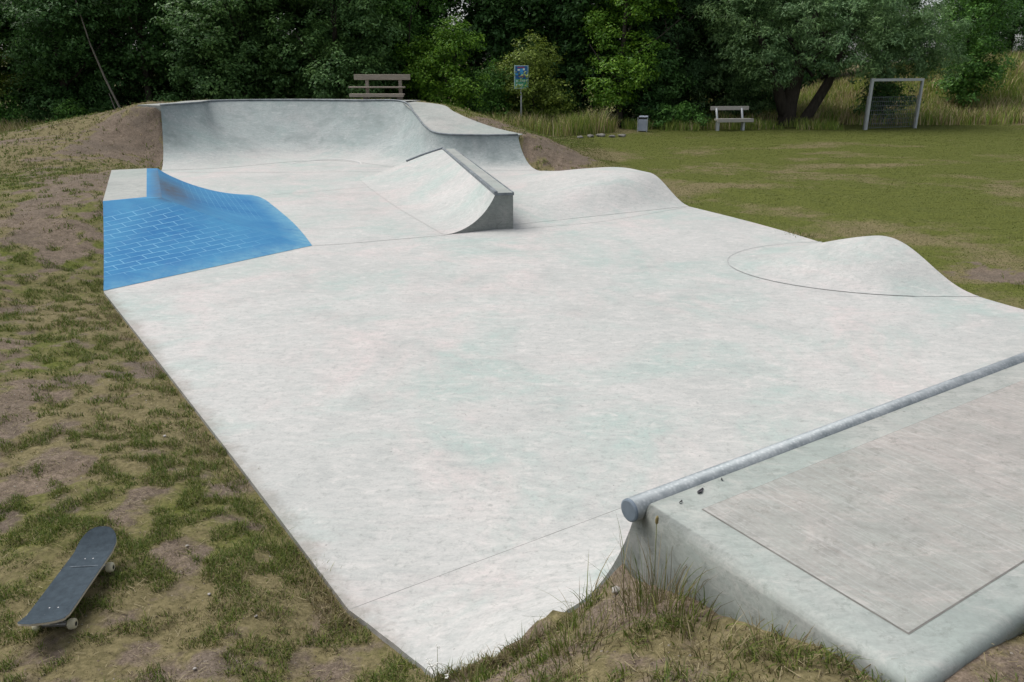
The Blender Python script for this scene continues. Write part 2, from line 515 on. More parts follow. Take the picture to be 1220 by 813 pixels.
so.rotation_euler = sd.to_track_quat('Z', 'Y').to_euler()
so.location = (0, 0, 30)
SC.view_settings.view_transform = 'Standard'
SC.view_settings.look = 'None'
SC.view_settings.gamma = 1.0
SC.view_settings.use_curve_mapping = False
SC.view_settings.exposure = 0.97

# ------------------------------------------------------------------ concrete
SURF = []      # (V, F) of concrete tops, for seating the terrain
def surf_reg(V, F):
    SURF.append(([tuple(map(float, v)) for v in V], [tuple(f) for f in F]))

def grid_surface(G, flip=False):
    nu = len(G); nt = len(G[0])
    V = [p for row in G for p in row]
    F = []
    for i in range(nu - 1):
        for j in range(nt - 1):
            a = i * nt + j; q = (a, a + 1, a + nt + 1, a + nt)
            F.append(q[::-1] if flip else q)
    return V, F

def skirt(line, depth=0.4, to=None):
    V = []; F = []
    for p in line:
        V.append(p); V.append((p[0], p[1], (p[2] - depth) if to is None else to))
    for i in range(len(line) - 1):
        a = 2 * i
        F.append((a, a + 1, a + 3, a + 2))
    return V, F

def ramp_obj(name, G, mat, parent, skirts=(), to=-0.3, reg=True, flip=False, attrs=None, uvs=None, skirt_mat=None):
    """grid of points + skirts along given borders ('u0','u1','t0','t1')"""
    V, F = grid_surface(G, flip)
    if reg: surf_reg(V, F)
    parts = [(V, F)]
    for s in skirts:
        if s == 'u0': ln = list(G[0])
        elif s == 'u1': ln = list(G[-1])[::-1]
        elif s == 't0': ln = [r[0] for r in G][::-1]
        else: ln = [r[-1] for r in G]
        parts.append(skirt(ln, to=to))
    n0 = len(F); v0 = len(V)
    V, F = merge(parts)
    sm = [i < n0 for i in range(len(F))]
    mats = [mat] if skirt_mat is None else [mat, skirt_mat]
    mi = None if skirt_mat is None else [0 if i < n0 else 1 for i in range(len(F))]
    if uvs is not None:
        uvs = list(uvs) + [(0, 0)] * (len(V) - v0)
    o = mesh_obj(name, V, F, mats, parent, smooth=sm, midx=mi, uvs=uvs)
    if attrs:
        for k, vals in attrs.items():
            at = o.data.attributes.new(k, 'FLOAT', 'POINT')
            a = np.zeros(len(V), dtype=np.float32); a[:v0] = vals
            at.data.foreach_set('value', a)
    return o

# --- floor slab
EDGE_R = catmull([(0.66, 21.32), (1.9, 19.2), (2.84, 17.11), (3.48, 15.88), (4.31, 14.16), (4.88, 12.63), (5.25, 11.1), (5.67, 9.62), (6.05, 8.75), (6.6, 7.9)], 60)
floor_poly = [(-0.87, 3.56), (-2.0, 5.22), (-3.4, 7.25), (-5.10, 9.70), (-5.25, 10.1), (-6.2, 12.4), (-7.75, 16.2), (-9.14, 21.28), (-8.7, 21.55), (-7.85, 22.0), (-7.1, 22.6), (-6.4, 23.3), (-5.5, 23.75), (-4.6, 23.5), (-3.9, 22.9), (-3.3, 22.4), (-2.5, 21.9), (-1.6, 21.6), (0.5, 21.5)] + [tuple(p) for p in EDGE_R] + [(6.3, 7.2), (5.6, 7.8)]
# toe of the near quarter pipe closes the slab
e1 = np.array((0.838, 0.5455)); e2 = np.array((-0.5455, 0.838)); P0 = np.array((0.47, 2.62))
def loc(a, b, z): 
    q = P0 + e1 * a + e2 * b
    return (q[0], q[1], z)
toeL = loc(-0.61, 1.5, 0); toeR = loc(6.6, 1.5, 0)
floor_poly = [toeL[:2]] + floor_poly[1:-2] + [toeR[:2]]
root_floor = empty('skatepark_floor')
tag(root_floor, None, None, kind='structure')
bm = bmesh.new()
vs = [bm.verts.new((x, y, 0.0)) for x, y in floor_poly]
f = bm.faces.new(vs)
bmesh.ops.triangulate(bm, faces=[f])
bm.normal_update()
if bm.faces[:][0].normal.z < 0:
    bmesh.ops.reverse_faces(bm, faces=bm.faces[:])
V = [tuple(v.co) for v in bm.verts]; bm.verts.index_update()
F = [tuple(v.index for v in f.verts) for f in bm.faces]
bm.free()
surf_reg(V, F)
ring = [(x, y, 0.0) for x, y in floor_poly]; ring.append(ring[0])
V, F = merge([(V, F), skirt(ring[::-1], to=-0.25)])
mesh_obj('slab', V, F, M_floor, root_floor)

def strip(name, pts, width, z, mat, parent, n=24, zf=None):
    P = catmull([(p[0], p[1]) for p in pts], n) if len(pts) > 2 else lerp_poly([(p[0], p[1]) for p in pts], n)
    V = []; F = []
    for i, p in enumerate(P):
        t = (P[min(i + 1, n)] - P[max(i - 1, 0)]); t /= np.linalg.norm(t) + 1e-9
        nn = np.array((-t[1], t[0]))
        wd = width * (0.8 + 0.4 * random.random()) / 2
        for s in (-1, 1):
            q = p + nn * s * wd
            V.append((q[0], q[1], z if zf is None else zf(q[0], q[1]) + z))
    for i in range(n):
        a = 2 * i; F.append((a, a + 2, a + 3, a + 1))
    return mesh_obj(name, V, F, mat, parent)

JZ = 0.0025
strip('expansion_joint', [(-3.15, 12.3), (-2.52, 12.51), (-1.1, 13.12)], 0.012, JZ, M_joint, root_floor)
strip('expansion_joint', [(-5.3, 17.2), (-2.9, 18.6), (-1.0, 19.9)], 0.012, JZ, M_joint, root_floor)
strip('expansion_joint', [(-8.6, 20.9), (-5.6, 20.9), (-1.9, 21.2)], 0.014, JZ, M_joint, root_floor)
strip('expansion_joint', [toeL, loc(6.2, 1.5, 0)], 0.015, JZ, M_joint, root_floor, 40)
strip('expansion_joint', [(0.05, 13.62), (1.6, 14.3), (3.4, 15.75)], 0.010, JZ, M_joint, root_floor)
def arc(cx, cy, r, a0, a1, n=9):
    return [(cx + r * math.cos(R(a0 + (a1 - a0) * i / (n - 1))), cy + r * math.sin(R(a0 + (a1 - a0) * i / (n - 1)))) for i in range(n)]

# --- circular transition profile between base and top
def trans_grid(base, top, n_t=18, z0=0.004, blend=None):
    G = []
    for i, (b, t) in enumerate(zip(base, top)):
        run = math.hypot(t[0] - b[0], t[1] - b[1]); h = t[2] - z0
        Rr = (h * h + run * run) / (2 * h)
        s = min(run / Rr, 1.0)
        thm = math.asin(s) if h <= Rr else PI - math.asin(s)
        row = []
        for k in range(n_t + 1):
            th = thm * k / n_t
            fx = Rr * math.sin(th) / run; z = Rr * (1 - math.cos(th))
            row.append((b[0] + (t[0] - b[0]) * fx, b[1] + (t[1] - b[1]) * fx, z0 + z))
        G.append(row)
    return G

# --- bowl at the far end
bowl = empty('skate_bowl', (-4.5, 23.5, 0))
tag(bowl, 'grey concrete bowl wall curving round the far end of the skatepark', 'skate bowl')
def rel(parent, pts):
    o = np.array(parent.location)
    return pts
bowl.location = (0, 0, 0)
bb = [(-9.14, 21.30), (-8.5, 21.45), (-7.85, 21.7), (-7.1, 22.3), (-6.4, 23.0), (-5.5, 23.45), (-4.6, 23.2), (-3.9, 22.6), (-3.3, 22.1), (-2.5, 21.6), (-1.6, 21.36), (-0.5, 21.3), (0.66, 21.32)]
bt = [(-9.94, 23.70, 1.5), (-9.62, 24.5, 1.5), (-9.36, 25.3, 1.5), (-9.34, 26.1, 1.5), (-8.6, 26.6, 1.5), (-6.7, 26.78, 1.5), (-4.9, 26.45, 1.5), (-3.42, 25.98, 1.5), (-2.88, 24.7, 1.22), (-2.42, 23.2, 0.96), (-1.95, 22.45, 0.83), (-0.9, 22.28, 0.80), (0.16, 22.42, 0.80)]
NB = 96
base = catmull(bb, NB); top = catmull(bt, NB)
G = trans_grid(base, top, 20)
spots = [(-9.75, 23.0, 0.42, 0.9), (-9.35, 23.3, 0.35, 0.7), (-4.6, 25.9, 0.30, 0.6), (-4.1, 25.5, 0.35, 0.6), (-3.6, 25.2, 0.3, 0.6), (-6.3, 26.3, 0.9, 0.35), (-8.7, 26.2, 0.5, 0.4)]
sv = [min(1.0, sum(k * math.exp(-((p[0] - a) ** 2 + (p[1] - b) ** 2) / (r * r)) for a, b, r, k in spots)) for row in G for p in row]
ramp_obj('transition', G, M_bowl, bowl, ('u0', 'u1'), flip=True, attrs={'stain': sv, 'toe_fade': [float(1 - sstep(0.05, 0.55, k / 20)) for row in G for k in range(21)]})
tube('coping', [(p[0], p[1] - 0.005, p[2] + 0.008) for p in top], 0.027, M_steel, bowl, 8)
# flat deck strip behind the left and back coping
kb = int(NB * 7 / 12)
Gd = []
for i in range(kb + 1):
    a = top[max(i - 1, 0)]; b = top[min(i + 1, NB)]
    t = (b - a)[:2]; t /= np.linalg.norm(t)
    nn = np.array((-t[1], t[0]))
    wdt = 0.85
    p = top[i]
    Gd.append([(p[0], p[1], 1.498), (p[0] + nn[0] * wdt * 0.5, p[1] + nn[1] * wdt * 0.5, 1.503), (p[0] + nn[0] * wdt, p[1] + nn[1] * wdt, 1.50)])
# avoid fold-over in the tight left corner: clamp outward points
ramp_obj('deck', Gd, M_deck, bowl, ('u0', 't1'), to=1.2, flip=True)
cop = catmull([(-3.42, 25.98, 1.5), (-2.88, 24.7, 1.22), (-2.42, 23.2, 0.96), (-1.95, 22.45, 0.83), (-0.9, 22.28, 0.80), (0.16, 22.42, 0.80)], 30)
edg = catmull([(-3.55, 26.75, 1.5), (-2.18, 25.7, 1.42), (-1.75, 24.95, 1.27), (-1.21, 24.15, 1.10), (-0.47, 23.3, 0.92), (0.30, 22.62, 0.80)], 30)
Gs = [[tuple(c * (1 - t) + e * t) for t in (0, 0.25, 0.5, 0.75, 1.0)] for c, e in zip(cop, edg)]
ramp_obj('sloped_deck', Gs, M_deck, bowl, ('t1', 'u1'), to=0.3, flip=True)
# cast drain ring on the bowl floor
rim = [(-5.15 + 0.98 * math.cos(R(a)), 22.5 + 1.15 * math.sin(R(a))) for a in range(8, 174, 11)]

# --- spine quarter with ledge
spine = empty('spine_ramp')
tag(spine, 'small concrete ramp with steel edged ledge and dark flat end, mid floor', 'skate ramp')
A0 = np.array((0.02, 13.66)); A1 = np.array((-1.45, 20.72))
ax = (A1 - A0) / np.linalg.norm(A1 - A0); nx = np.array((-ax[1], ax[0]))      # nx points left
HS = 0.615
LT0 = np.array((-0.27, 13.62)); LT1 = A1 + nx * 0.29 - ax * 0.05
NV, NTT = 30, 18
G = []
toe_n = np.array((-1.12, 13.13)); toe_f = np.array((-3.7, 19.7))
for i in range(NV + 1):
    v = i / NV
    tp = LT0 * (1 - v) + LT1 * v
    run_near = 0.88; 
    te = toe_n * (1 - v) + toe_f * v
    te = te + nx * 0.10 * math.sin(PI * v)
    d = te - tp; run = np.linalg.norm(d); d = d / run
    Rr = (HS * HS + run * run) / (2 * HS)
    thm = math.asin(min(run / Rr, 1)) 
    b = v ** 4
    row = []
    for k in range(NTT + 1):
        th = thm * (1 - k / NTT)
        f1 = 1 - Rr * math.sin(th) / run; z1 = Rr * (1 - math.cos(th))
        # towards the far end the face fades into a straight hip
        f2 = k / NTT; z2 = HS * (1 - sstep(0.0, 1.0, f2) * 0.35 - f2 * 0.65)
        fx = f1 * (1 - b) + f2 * b; z = z1 * (1 - b) + z2 * b
        q = tp + d * run * fx
        row.append((q[0], q[1], 0.004 + z))
    G.append(row)
ramp_obj('transition', G, M_floor, spine, ('u1',), to=-0.05, flip=True)
spine_far = G[-1]
# near end face
prof = [G[0][k] for k in range(NTT + 1)]
V = [(A0[0], A0[1], HS), (A0[0], A0[1], -0.05)] 
base_line = [(p[0], p[1], -0.05) for p in prof]
V = []; F = []
for p, q in zip(prof, base_line): V += [p, q]
for i in range(NTT): F.append((2 * i, 2 * i + 2, 2 * i + 3, 2 * i + 1))
n = len(V); V += [(A0[0], A0[1], HS + 0.004), (A0[0], A0[1], -0.05)]
F.append((0, 1, n + 1, n))
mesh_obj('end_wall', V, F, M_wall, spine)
# ledge and right wall
Lg = []
for i in range(13):
    v = i / 12
    a = LT0 * (1 - v) + LT1 * v; b_ = A0 * (1 - v) + A1 * v
    Lg.append([(a[0], a[1], HS + 0.003), (b_[0], b_[1], HS + 0.003)])
ramp_obj('ledge_top', Lg, M_deck, spine, ('t1', 'u1'), to=-0.05, flip=True)
def bar(name, p, q, wdt, hgt, mat, parent, up=(0, 0, 1)):
    p = Vector(p); q = Vector(q); d = (q - p); L = d.length; d.normalize()
    s = d.cross(Vector(up)).normalized(); u = s.cross(d)
    M = Matrix((s, d, u)).transposed().to_4x4(); M.translation = p
    bm = bmesh.new(); bm_box(bm, (-wdt / 2, 0, -hgt / 2), (wdt / 2, L, hgt / 2), min(wdt, hgt) * 0.15, M)
    return bm_obj(name, bm, mat, parent)
bar('coping', (LT0[0], LT0[1], HS), (LT1[0], LT1[1], HS), 0.06, 0.06, M_steel, spine)
bar('edge_angle', (A0[0] - ax[0] * 0.0, A0[1], HS - 0.015), (A1[0], A1[1], HS - 0.015), 0.028, 0.05, M_steel, spine)
bar('end_angle', (LT0[0] - 0.02, LT0[1] - 0.004, HS - 0.02), (A0[0] + 0.014, A0[1] - 0.004, HS - 0.02), 0.02, 0.045, M_steel, spine)
kk = 8
tube('hip_coping', [(p[0], p[1], p[2] + 0.01) for p in spine_far[:kk + 1]], 0.034, M_steel, spine, 8)

# --- blue bank with bricks
bank = empty('blue_bank')
tag(bank, 'blue painted hip bank with pale brick lines and a grey top', 'skate bank')
ZB = 0.65
TL = np.array((-6.38, 12.58, ZB)); R1 = np.array((-5.60, 12.92, ZB)); R2 = np.array((-7.17, 16.54, ZB)); BLk = np.array((-7.98, 16.28, ZB))
D1 = np.array((-5.87, 12.98, ZB)); D2 = np.array((-7.39, 16.54, ZB))
BL = np.array((-5.12, 9.74)); BR = np.array((-3.11, 12.33))
def bank_row(b, t, n=20, p=1.28):
    row = []
    for k in range(n + 1):
        s = k / n
        z = ZB * (0.72 * s + 0.28 * (s ** 2.2)) if s < 0.9 else ZB * (0.72 * s + 0.28 * (s ** 2.2))
        z *= 1 - 0.06 * math.exp(-((1 - s) / 0.05) ** 2) * 0
        row.append((b[0] + (t[0] - b[0]) * s, b[1] + (t[1] - b[1]) * s, 0.004 + z))
    return row
Gf = []; UVf = []; toe = []; brick = []; smf = []
NF = 24
for i in range(NF + 1):
    u = i / NF
    b = BL * (1 - u) + BR * u
    b = b + np.array((-0.656, -0.754)) * 0
    t = TL * (1 - u) + R1 * u
    row = bank_row(b, t)
    Gf.append(row)
    ba = BR - BL; La = np.linalg.norm(ba); ba = ba / La
    nb = np.array((-ba[1], ba[0]))
    for k, p in enumerate(row):
        q = np.array(p[:2]) - BL
        UVf.append((q @ ba, q @ nb))
        s = k / 20
        toe.append(max(0.0, 1 - s / 0.16) * (0.5 + 0.5 * u))
        wv = q @ nb
        brick.append(float(sstep(0.30, 0.45, wv) * (1 - sstep(2.15, 2.35, wv)) * (1 - 0.8 * sstep(0.65, 0.95, u)) * (0.45 + 0.55 * (1 - math.exp(-((wv - 1.42) / 0.10) ** 2)))))
        smf.append(0.85 * math.exp(-((u - 1) / 0.12) ** 2 - ((s - 1) / 0.08) ** 2))
ramp_obj('front_face', Gf, M_blue, bank, ('u0',), to=-0.2, flip=True, uvs=UVf, attrs={'toe': toe, 'brick': brick, 'smudge': smf}, skirt_mat=M_wall)
sb = catmull([(-3.11, 12.33), (-3.52, 13.35), (-4.02, 14.48), (-4.75, 15.98), (-5.15, 16.75), (-5.55, 17.25), (-6.05, 17.38)], 30)
st_ = catmull([tuple(R1)] * 1 + [tuple(R1 * 0.8 + R2 * 0.2), tuple(R1 * 0.6 + R2 * 0.4), tuple(R1 * 0.4 + R2 * 0.6), tuple(R1 * 0.2 + R2 * 0.8), tuple(R1 * 0.06 + R2 * 0.94), tuple(R2)], 30)
Gs = []; UVs = []; toe = []; brick = []; smf = []
for i, (b, t) in enumerate(zip(sb, st_)):
    row = []
    u = i / 30
    for k in range(21):
        s = k / 20
        c = ZB * (0.72 * s + 0.28 * s ** 2.2) * (1 - min(1, u * 1.6)) + ZB * (0.30 * s + 0.70 * s ** 2.2) * min(1, u * 1.6)
        row.append((b[0] + (t[0] - b[0]) * s, b[1] + (t[1] - b[1]) * s, 0.004 + c))
        q = np.array(row[-1][:2]) - BR
        dv = np.array((-0.4, 0.9165))
        UVs.append((q @ dv, q @ np.array((-0.9165, -0.4)) * 1.35))
        toe.append(max(0.0, 1 - s / 0.2)); brick.append(0.55 * float(sstep(0.15, 0.35, u) * sstep(0.15, 0.3, s) * (1 - sstep(0.75, 0.9, s))))
        smf.append(math.exp(-((s - 0.93) / 0.17) ** 2) * math.exp(-((u - 0.30) / 0.30) ** 2))
    Gs.append(row)
ramp_obj('side_face', Gs, M_blue, bank, ('u1',), to=-0.05, flip=True, uvs=UVs, attrs={'toe': toe, 'brick': brick, 'smudge': smf})
zt = ZB + 0.004
Gt = [[tuple((TL * (1 - v) + BLk * v)[:2]) + (zt,), tuple((D1 * (1 - v) + D2 * v)[:2]) + (zt,)] for v in np.linspace(0, 1, 9)]
ramp_obj('deck', Gt, M_deck, bank, ('t0', 'u1'), to=0.1, flip=False)
Gt = [[tuple((D1 * (1 - v) + D2 * v)[:2]) + (zt,), tuple((R1 * (1 - v) + R2 * v)[:2]) + (zt,)] for v in np.linspace(0, 1, 9)]
V, F = grid_surface(Gt)
# close the small wedge between the front top edge and the deck front
n = len(V); V += [tuple(TL[:2]) + (zt,), tuple(R1[:2]) + (zt,), tuple(D1[:2]) + (zt,)]
F.append((n, n + 1, n + 2))
surf_reg(V, F)
o = mesh_obj('painted_ledge', V, F, M_blue, bank, uvs=[(0.1, 0.06)] * len(V))
at = o.data.attributes.new('smudge', 'FLOAT', 'POINT')
ar = np.zeros(len(V), dtype=np.float32); ar[1:18:2] = 0.75; ar[16:18] = 0.2
at.data.foreach_set('value', ar)

# --- side bumps
bump1 = empty('pump_bump')
tag(bump1, 'low rounded concrete mound on the right floor edge, nearest the camera', 'skate bump')
C1 = np.array((5.32, 11.05))
def h1(x, y):
    dx = (x - C1[0]); dy = (y - C1[1])
    r = np.sqrt((dx / 2.25) ** 2 + (dy / 1.58) ** 2)
    return 0.40 * 0.5 * (1 + np.cos(PI * np.clip(r, 0, 1))) + 0.004
G = []
E1 = [np.array(p) for p in EDGE_R]
# polar patch clipped to the slab edge
def edge_x(y):
    ys = np.array([p[1] for p in E1])[::-1]; xs = np.array([p[0] for p in E1])[::-1]
    return float(np.interp(y, ys, xs))
for i in range(41):
    y = C1[1] - 1.56 + 3.12 * i / 40
    xe = edge_x(y)
    hw = math.sqrt(max(0.0, 1 - ((y - C1[1]) / 1.58) ** 2)) * 2.25
    x0 = min(C1[0] - hw, xe - 0.02)
    row = []
    for k in range(31):
        x = x0 + (xe + 0.004 - x0) * k / 30
        row.append((x, y, float(h1(x, y))))
    G.append(row)
ramp_obj('surface', G, M_floor, bump1, ('t1',), to=-0.2, flip=True)
toe1 = [(C1[0] + 2.25 * math.cos(R(a)), C1[1] + 1.58 * math.sin(R(a))) for a in range(100, 262, 8)]
strip('toe_joint', toe1, 0.014, 0.007, M_ring, bump1, 60)

bump2 = empty('roller_bump')
tag(bump2, 'long flat topped concrete roller right of the small ledge ramp', 'skate bump')
T0 = np.array((0.05, 13.98)); T1 = np.array((3.50, 15.84))
def f2(w, top_):
    return top_ * (float(sstep(0.0, 1.35, w)) * float(1 - sstep(1.9, 6.4, w)))
G = []
Redge = [p for p in E1 if p[1] <= 21.3 and p[1] >= 15.8][::-1]
Redge = lerp_poly([tuple(p) for p in Redge], 36)
Ledge_pts = [A0 * (1 - v) + A1 * v + np.array((0.005, 0.33 * (1 - v))) for v in np.linspace(0, 1, 37)]
nT = np.array((-0.478, 0.878))
for lp, rp in zip(Ledge_pts, Redge):
    row = []
    for k in range(25):
        u = k / 24
        q = lp * (1 - u) + rp * u
        wv = (q - (T0 * (1 - u) + T1 * u)) @ nT
        hh = 0.50 * (0.30 + 0.70 * float(sstep(0.1, 0.85, u)))
        row.append((q[0], q[1], 0.004 + f2(wv, hh)))
    G.append(row)
ramp_obj('surface', G, M_floor, bump2, ('t1', 'u0'), to=-0.2, flip=False)

# --- near quarter pipe with deck
qp = empty('quarter_pipe')
tag(qp, 'concrete quarter pipe in the right foreground with thick steel coping', 'quarter pipe')
RQ = 1.54; ZD = 1.20
def qs(s):  # height after running s from the toe
    return 0.004 + RQ - math.sqrt(max(0.0, RQ * RQ - s * s))
G = []
thm = math.acos(1 - (ZD - 0.05) / RQ)
for a in np.linspace(0, 6.4, 17):
    G.append([loc(a, 1.5 - RQ * math.sin(thm * k / 24), 0.004 + RQ * (1 - math.cos(thm * k / 24))) for k in range(25)])
ramp_obj('transition', G, M_floor, qp, (), flip=True)
def wing_left(sv): return float(np.interp(sv, [0, 0.17, 0.40, 0.65, 0.88, 1.2], [-0.61, -0.571, -0.536, -0.52, -0.522, -0.53]))
def wing_smax(a): return np.interp(a, [-0.6, -0.52, -0.43, -0.33, -0.2, 0.0], [0.84, 0.88, 0.965, 1.06, 1.10, 1.09])
def wing_z(a, sv):
    g = 0.45 + 0.55 * np.clip((np.asarray(a) + 0.65) / 0.65, 0, 1)
    return 0.004 + g * (RQ - np.sqrt(np.maximum(0.0, RQ * RQ - np.minimum(sv, 1.5) ** 2)))
G = []
for i in range(13):
    v = i / 12
    row = []
    for k in range(17):
        ae = -0.53 * (1 - v)
        sv = float(wing_smax(ae)) * k / 16
        a = wing_left(sv) * (1 - v)
        row.append(loc(a, 1.5 - sv, float(wing_z(a, sv))))
    G.append(row)
ramp_obj('wing', G, M_floor, qp, ('u0', 't1'), to=-0.2, flip=True)
# side wall following the transition
pr = [(1.5 - RQ * math.sin(thm * k / 24), 0.004 + RQ * (1 - math.cos(thm * k / 24))) for k in range(9, 25)]
outline = [(b, z) for b, z in pr] + [(-0.06, ZD - 0.05), (-0.06, 0.02), (pr[0][0], 0.02)]
V = [loc(-0.003, b, z) for b, z in outline] + [loc(0.05, b, z - 0.004) for b, z in outline]
n = len(outline)
F = [tuple(range(n))[::-1], tuple(range(n, 2 * n))] + [(i, (i + 1) % n, n + (i + 1) % n, n + i) for i in range(n)]
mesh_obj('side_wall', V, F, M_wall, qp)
bm = bmesh.new()
Mq = Matrix(((e1[0], e2[0], 0, P0[0]), (e1[1], e2[1], 0, P0[1]), (0, 0, 1, 0), (0, 0, 0, 1)))
vs = bm_box(bm, (-0.005, -1.11, 0.2), (6.4, -0.03, ZD))
bm.edges.ensure_lookup_table()
sel = []
for e in bm.edges:
    p, q = e.verts[0].co, e.verts[1].co
    onL = abs(p.x + 0.005) < 1e-4 and abs(q.x + 0.005) < 1e-4
    onB = abs(p.y + 1.11) < 1e-4 and abs(q.y + 1.11) < 1e-4
    onT = abs(p.z - ZD) < 1e-4 and abs(q.z - ZD) < 1e-4
    if (onL and onT) or (onB and onT) or (onL and onB): sel.append(e)
bmesh.ops.bevel(bm, geom=sel, offset=0.038, segments=5, affect='EDGES', profile=0.5)
for v in bm.verts: v.co = Mq @ v.co
dk = bm_obj('deck', bm, M_deck, qp, True)
dk.data.polygons.foreach_set('use_smooth', [True] * len(dk.data.polygons))
mod = dk.modifiers.new('wn', 'WEIGHTED_NORMAL')
surf_reg([loc(0.0, -1.10, ZD), loc(6.4, -1.10, ZD), loc(6.4, 0, ZD), loc(0.0, 0, ZD)], [(0, 1, 2, 3)])
def lquad(name, a0, a1, b0, b1, z, mat, parent):
    return mesh_obj(name, [loc(a0, b0, z), loc(a1, b0, z), loc(a1, b1, z), loc(a0, b1, z)], [(0, 1, 2, 3)], mat, parent)
lquad('joint_groove', 0.155, 6.3, -0.972, -0.165, ZD + 0.0015, M_groove, qp)
lquad('deck_panel', 0.159, 6.296, -0.968, -0.168, ZD + 0.003, M_broom, qp)
cp = tube('coping', [loc(-0.035, 0.005, ZD - 0.025), loc(6.4, 0.005, ZD - 0.025)], 0.045, M_galv, qp, 32)
V, F = tube_data([loc(-0.035, 0.005, ZD - 0.025), loc(-0.043, 0.005, ZD - 0.025), loc(-0.046, 0.005, ZD - 0.025)], [0.044, 0.044, 0.038], 32)
mesh_obj('end_cap', V, F, simple('cap_plastic', (0.13, 0.165, 0.20), (0.19, 0.23, 0.27), 12, 0.55, 0.1, 0.1), cp)

# ------------------------------------------------------------------ terrain
CTRL = [
    # mound round the near deck
    (0.37, 2.74, .70), (0.28, 2.84, .44), (0.48, 2.52, .87), (0.72, 2.18, 1.0), (0.87, 1.93, 1.11), (1.02, 1.68, 1.15), (1.25, 1.45, 1.16), (2.3, 1.9, 1.16), (4.5, 3.2, 1.15),
    (0.25, 1.9, .98), (0.1, 2.4, .68), (-0.1, 2.6, .42), (-0.30, 2.84, .16), (-0.18, 2.81, .24), (-0.02, 2.74, .36), (0.0, 1.3, 1.02), (0, 0, 1.15), (1.5, 0.3, 1.16), (-0.6, 2.3, .32), (-0.7, 1.6, .58),
    (5.9, 4.6, 1.0), (6.6, 5.6, .6), (7.3, 6.8, .15), (8.5, 5, .4), (9, 8, .02),
    # left slab edge and bank
    (-0.95, 3.55, -.01), (-0.68, 3.2, .02), (-0.48, 2.95, .08), (-2.05, 5.2, -.01), (-3.45, 7.25, -.01), (-5.15, 9.75, 0.0),
    (-2.26, 3.50, .095), (-2.26, 3.85, .10), (-2.24, 3.15, .10), (-1.5, 3.6, .04), (-2.1, 2.4, .16), (-3.0, 4.1, .13), (-2.4, 5.0, .05), (-3.9, 6.9, .06), (-4.8, 7.0, .17), (-6.6, 10.0, .30), (-4, 2, .3), (-6, 4, .35), (-8, 7, .40), (-10, 10, .42),
    # beside the blue bank
    (-5.9, 11.3, .33), (-6.5, 12.5, .60), (-8.1, 16.2, .60), (-8.4, 13.2, .68), (-9.5, 15.5, .55), (-7.6, 17.0, .45), (-11.5, 14, .5), (-14, 17, .3), (-11.5, 19, .35), (-9.4, 20.8, .15),
    # bank behind the bowl
    (-9.4, 21.9, .10), (-9.72, 22.7, .36), (-9.95, 23.4, .92), (-10.1, 23.9, 1.47), (-10.5, 25.5, 1.5), (-9.8, 27.4, 1.46), (-7, 27.8, 1.45), (-4, 27.6, 1.44), (-11.7, 25.2, 1.32), (-13.3, 26.5, 1.02), (-15, 26.8, .68), (-16.7, 27, .27), (-19, 28, .0), (-20, 22, .05),
    (-11, 21.5, .55), (-12.5, 23, .8), (-10.5, 19.5, .40), (-14, 29.5, .2), (-10, 30.5, .35), (-6, 30.5, .4), (-3, 29.5, .5), (-17, 24, .3),
    (-2.0, 26.0, 1.38), (-1.5, 25.0, 1.20), (-0.9, 24.3, 1.05), (-0.3, 23.6, .88), (0.5, 22.6, .72), (0.45, 21.9, .36), (0.95, 21.4, .04), (1.4, 22.4, .42), (2.1, 23.5, .12), (0.8, 26, .5), (-0.5, 26.5, .92), (1.8, 25, .22), (-1, 29, .3), (3, 26, 0), (2.5, 21.5, .03),
    # field
    (3, 20, 0), (5, 16, 0), (6.5, 12, 0), (7, 9.5, 0), (8, 20, 0), (11, 12, 0), (11, 27, 0), (4, 31, 0), (0, 33, .05), (-8, 34, .1), (-16, 33, .0), (-20, 32, 0), (12, 5, 0), (-16, 10, .3), (-14, 3, .6), (-10, -2, .8), (-3, -3, 1.0), (4, -3, 1.1), (10, 0, .5), (-20, 15, .1),
]
CT = np.array(CTRL)
def tps_fit(P, lam=2e-3):
    n = len(P)
    d = np.linalg.norm(P[:, None, :2] - P[None, :, :2], axis=2)
    K = np.where(d > 0, d * d * np.log(d + 1e-12), 0) + lam * np.eye(n)
    Q = np.c_[np.ones(n), P[:, :2]]
    A = np.block([[K, Q], [Q.T, np.zeros((3, 3))]])
    return np.linalg.solve(A, np.r_[P[:, 2], 0, 0, 0])
TW = tps_fit(CT)
def tps(x, y):
    x = np.asarray(x, float).ravel(); y = np.asarray(y, float).ravel()
    out = TW[-3] + TW[-2] * x + TW[-1] * y
    for i in range(len(CT)):
        d2 = (x - CT[i, 0]) ** 2 + (y - CT[i, 1]) ** 2
        out += TW[i] * 0.5 * d2 * np.log(d2 + 1e-12)
    return out
def terrain_raw(x, y):
    sh = np.shape(x)
    x = np.asarray(x, float).ravel(); y = np.asarray(y, float).ravel()
    inr = sstep(-26, -19, x) * (1 - sstep(11, 16, x)) * sstep(-8, -2.5, y) * (1 - sstep(32, 36, y))
    z = np.zeros_like(x)
    m = inr > 0
    z[m] = np.clip(tps(x[m], y[m]), -0.05, 1.56) * inr[m]
    # tall dry grass hill on the right behind the pitch
    hill = 2.6 * sstep(36.5, 46, y + 0.10 * (x - 24)) * sstep(12, 27, x) * (1 - sstep(60, 75, y))
    return (z + hill).reshape(sh)

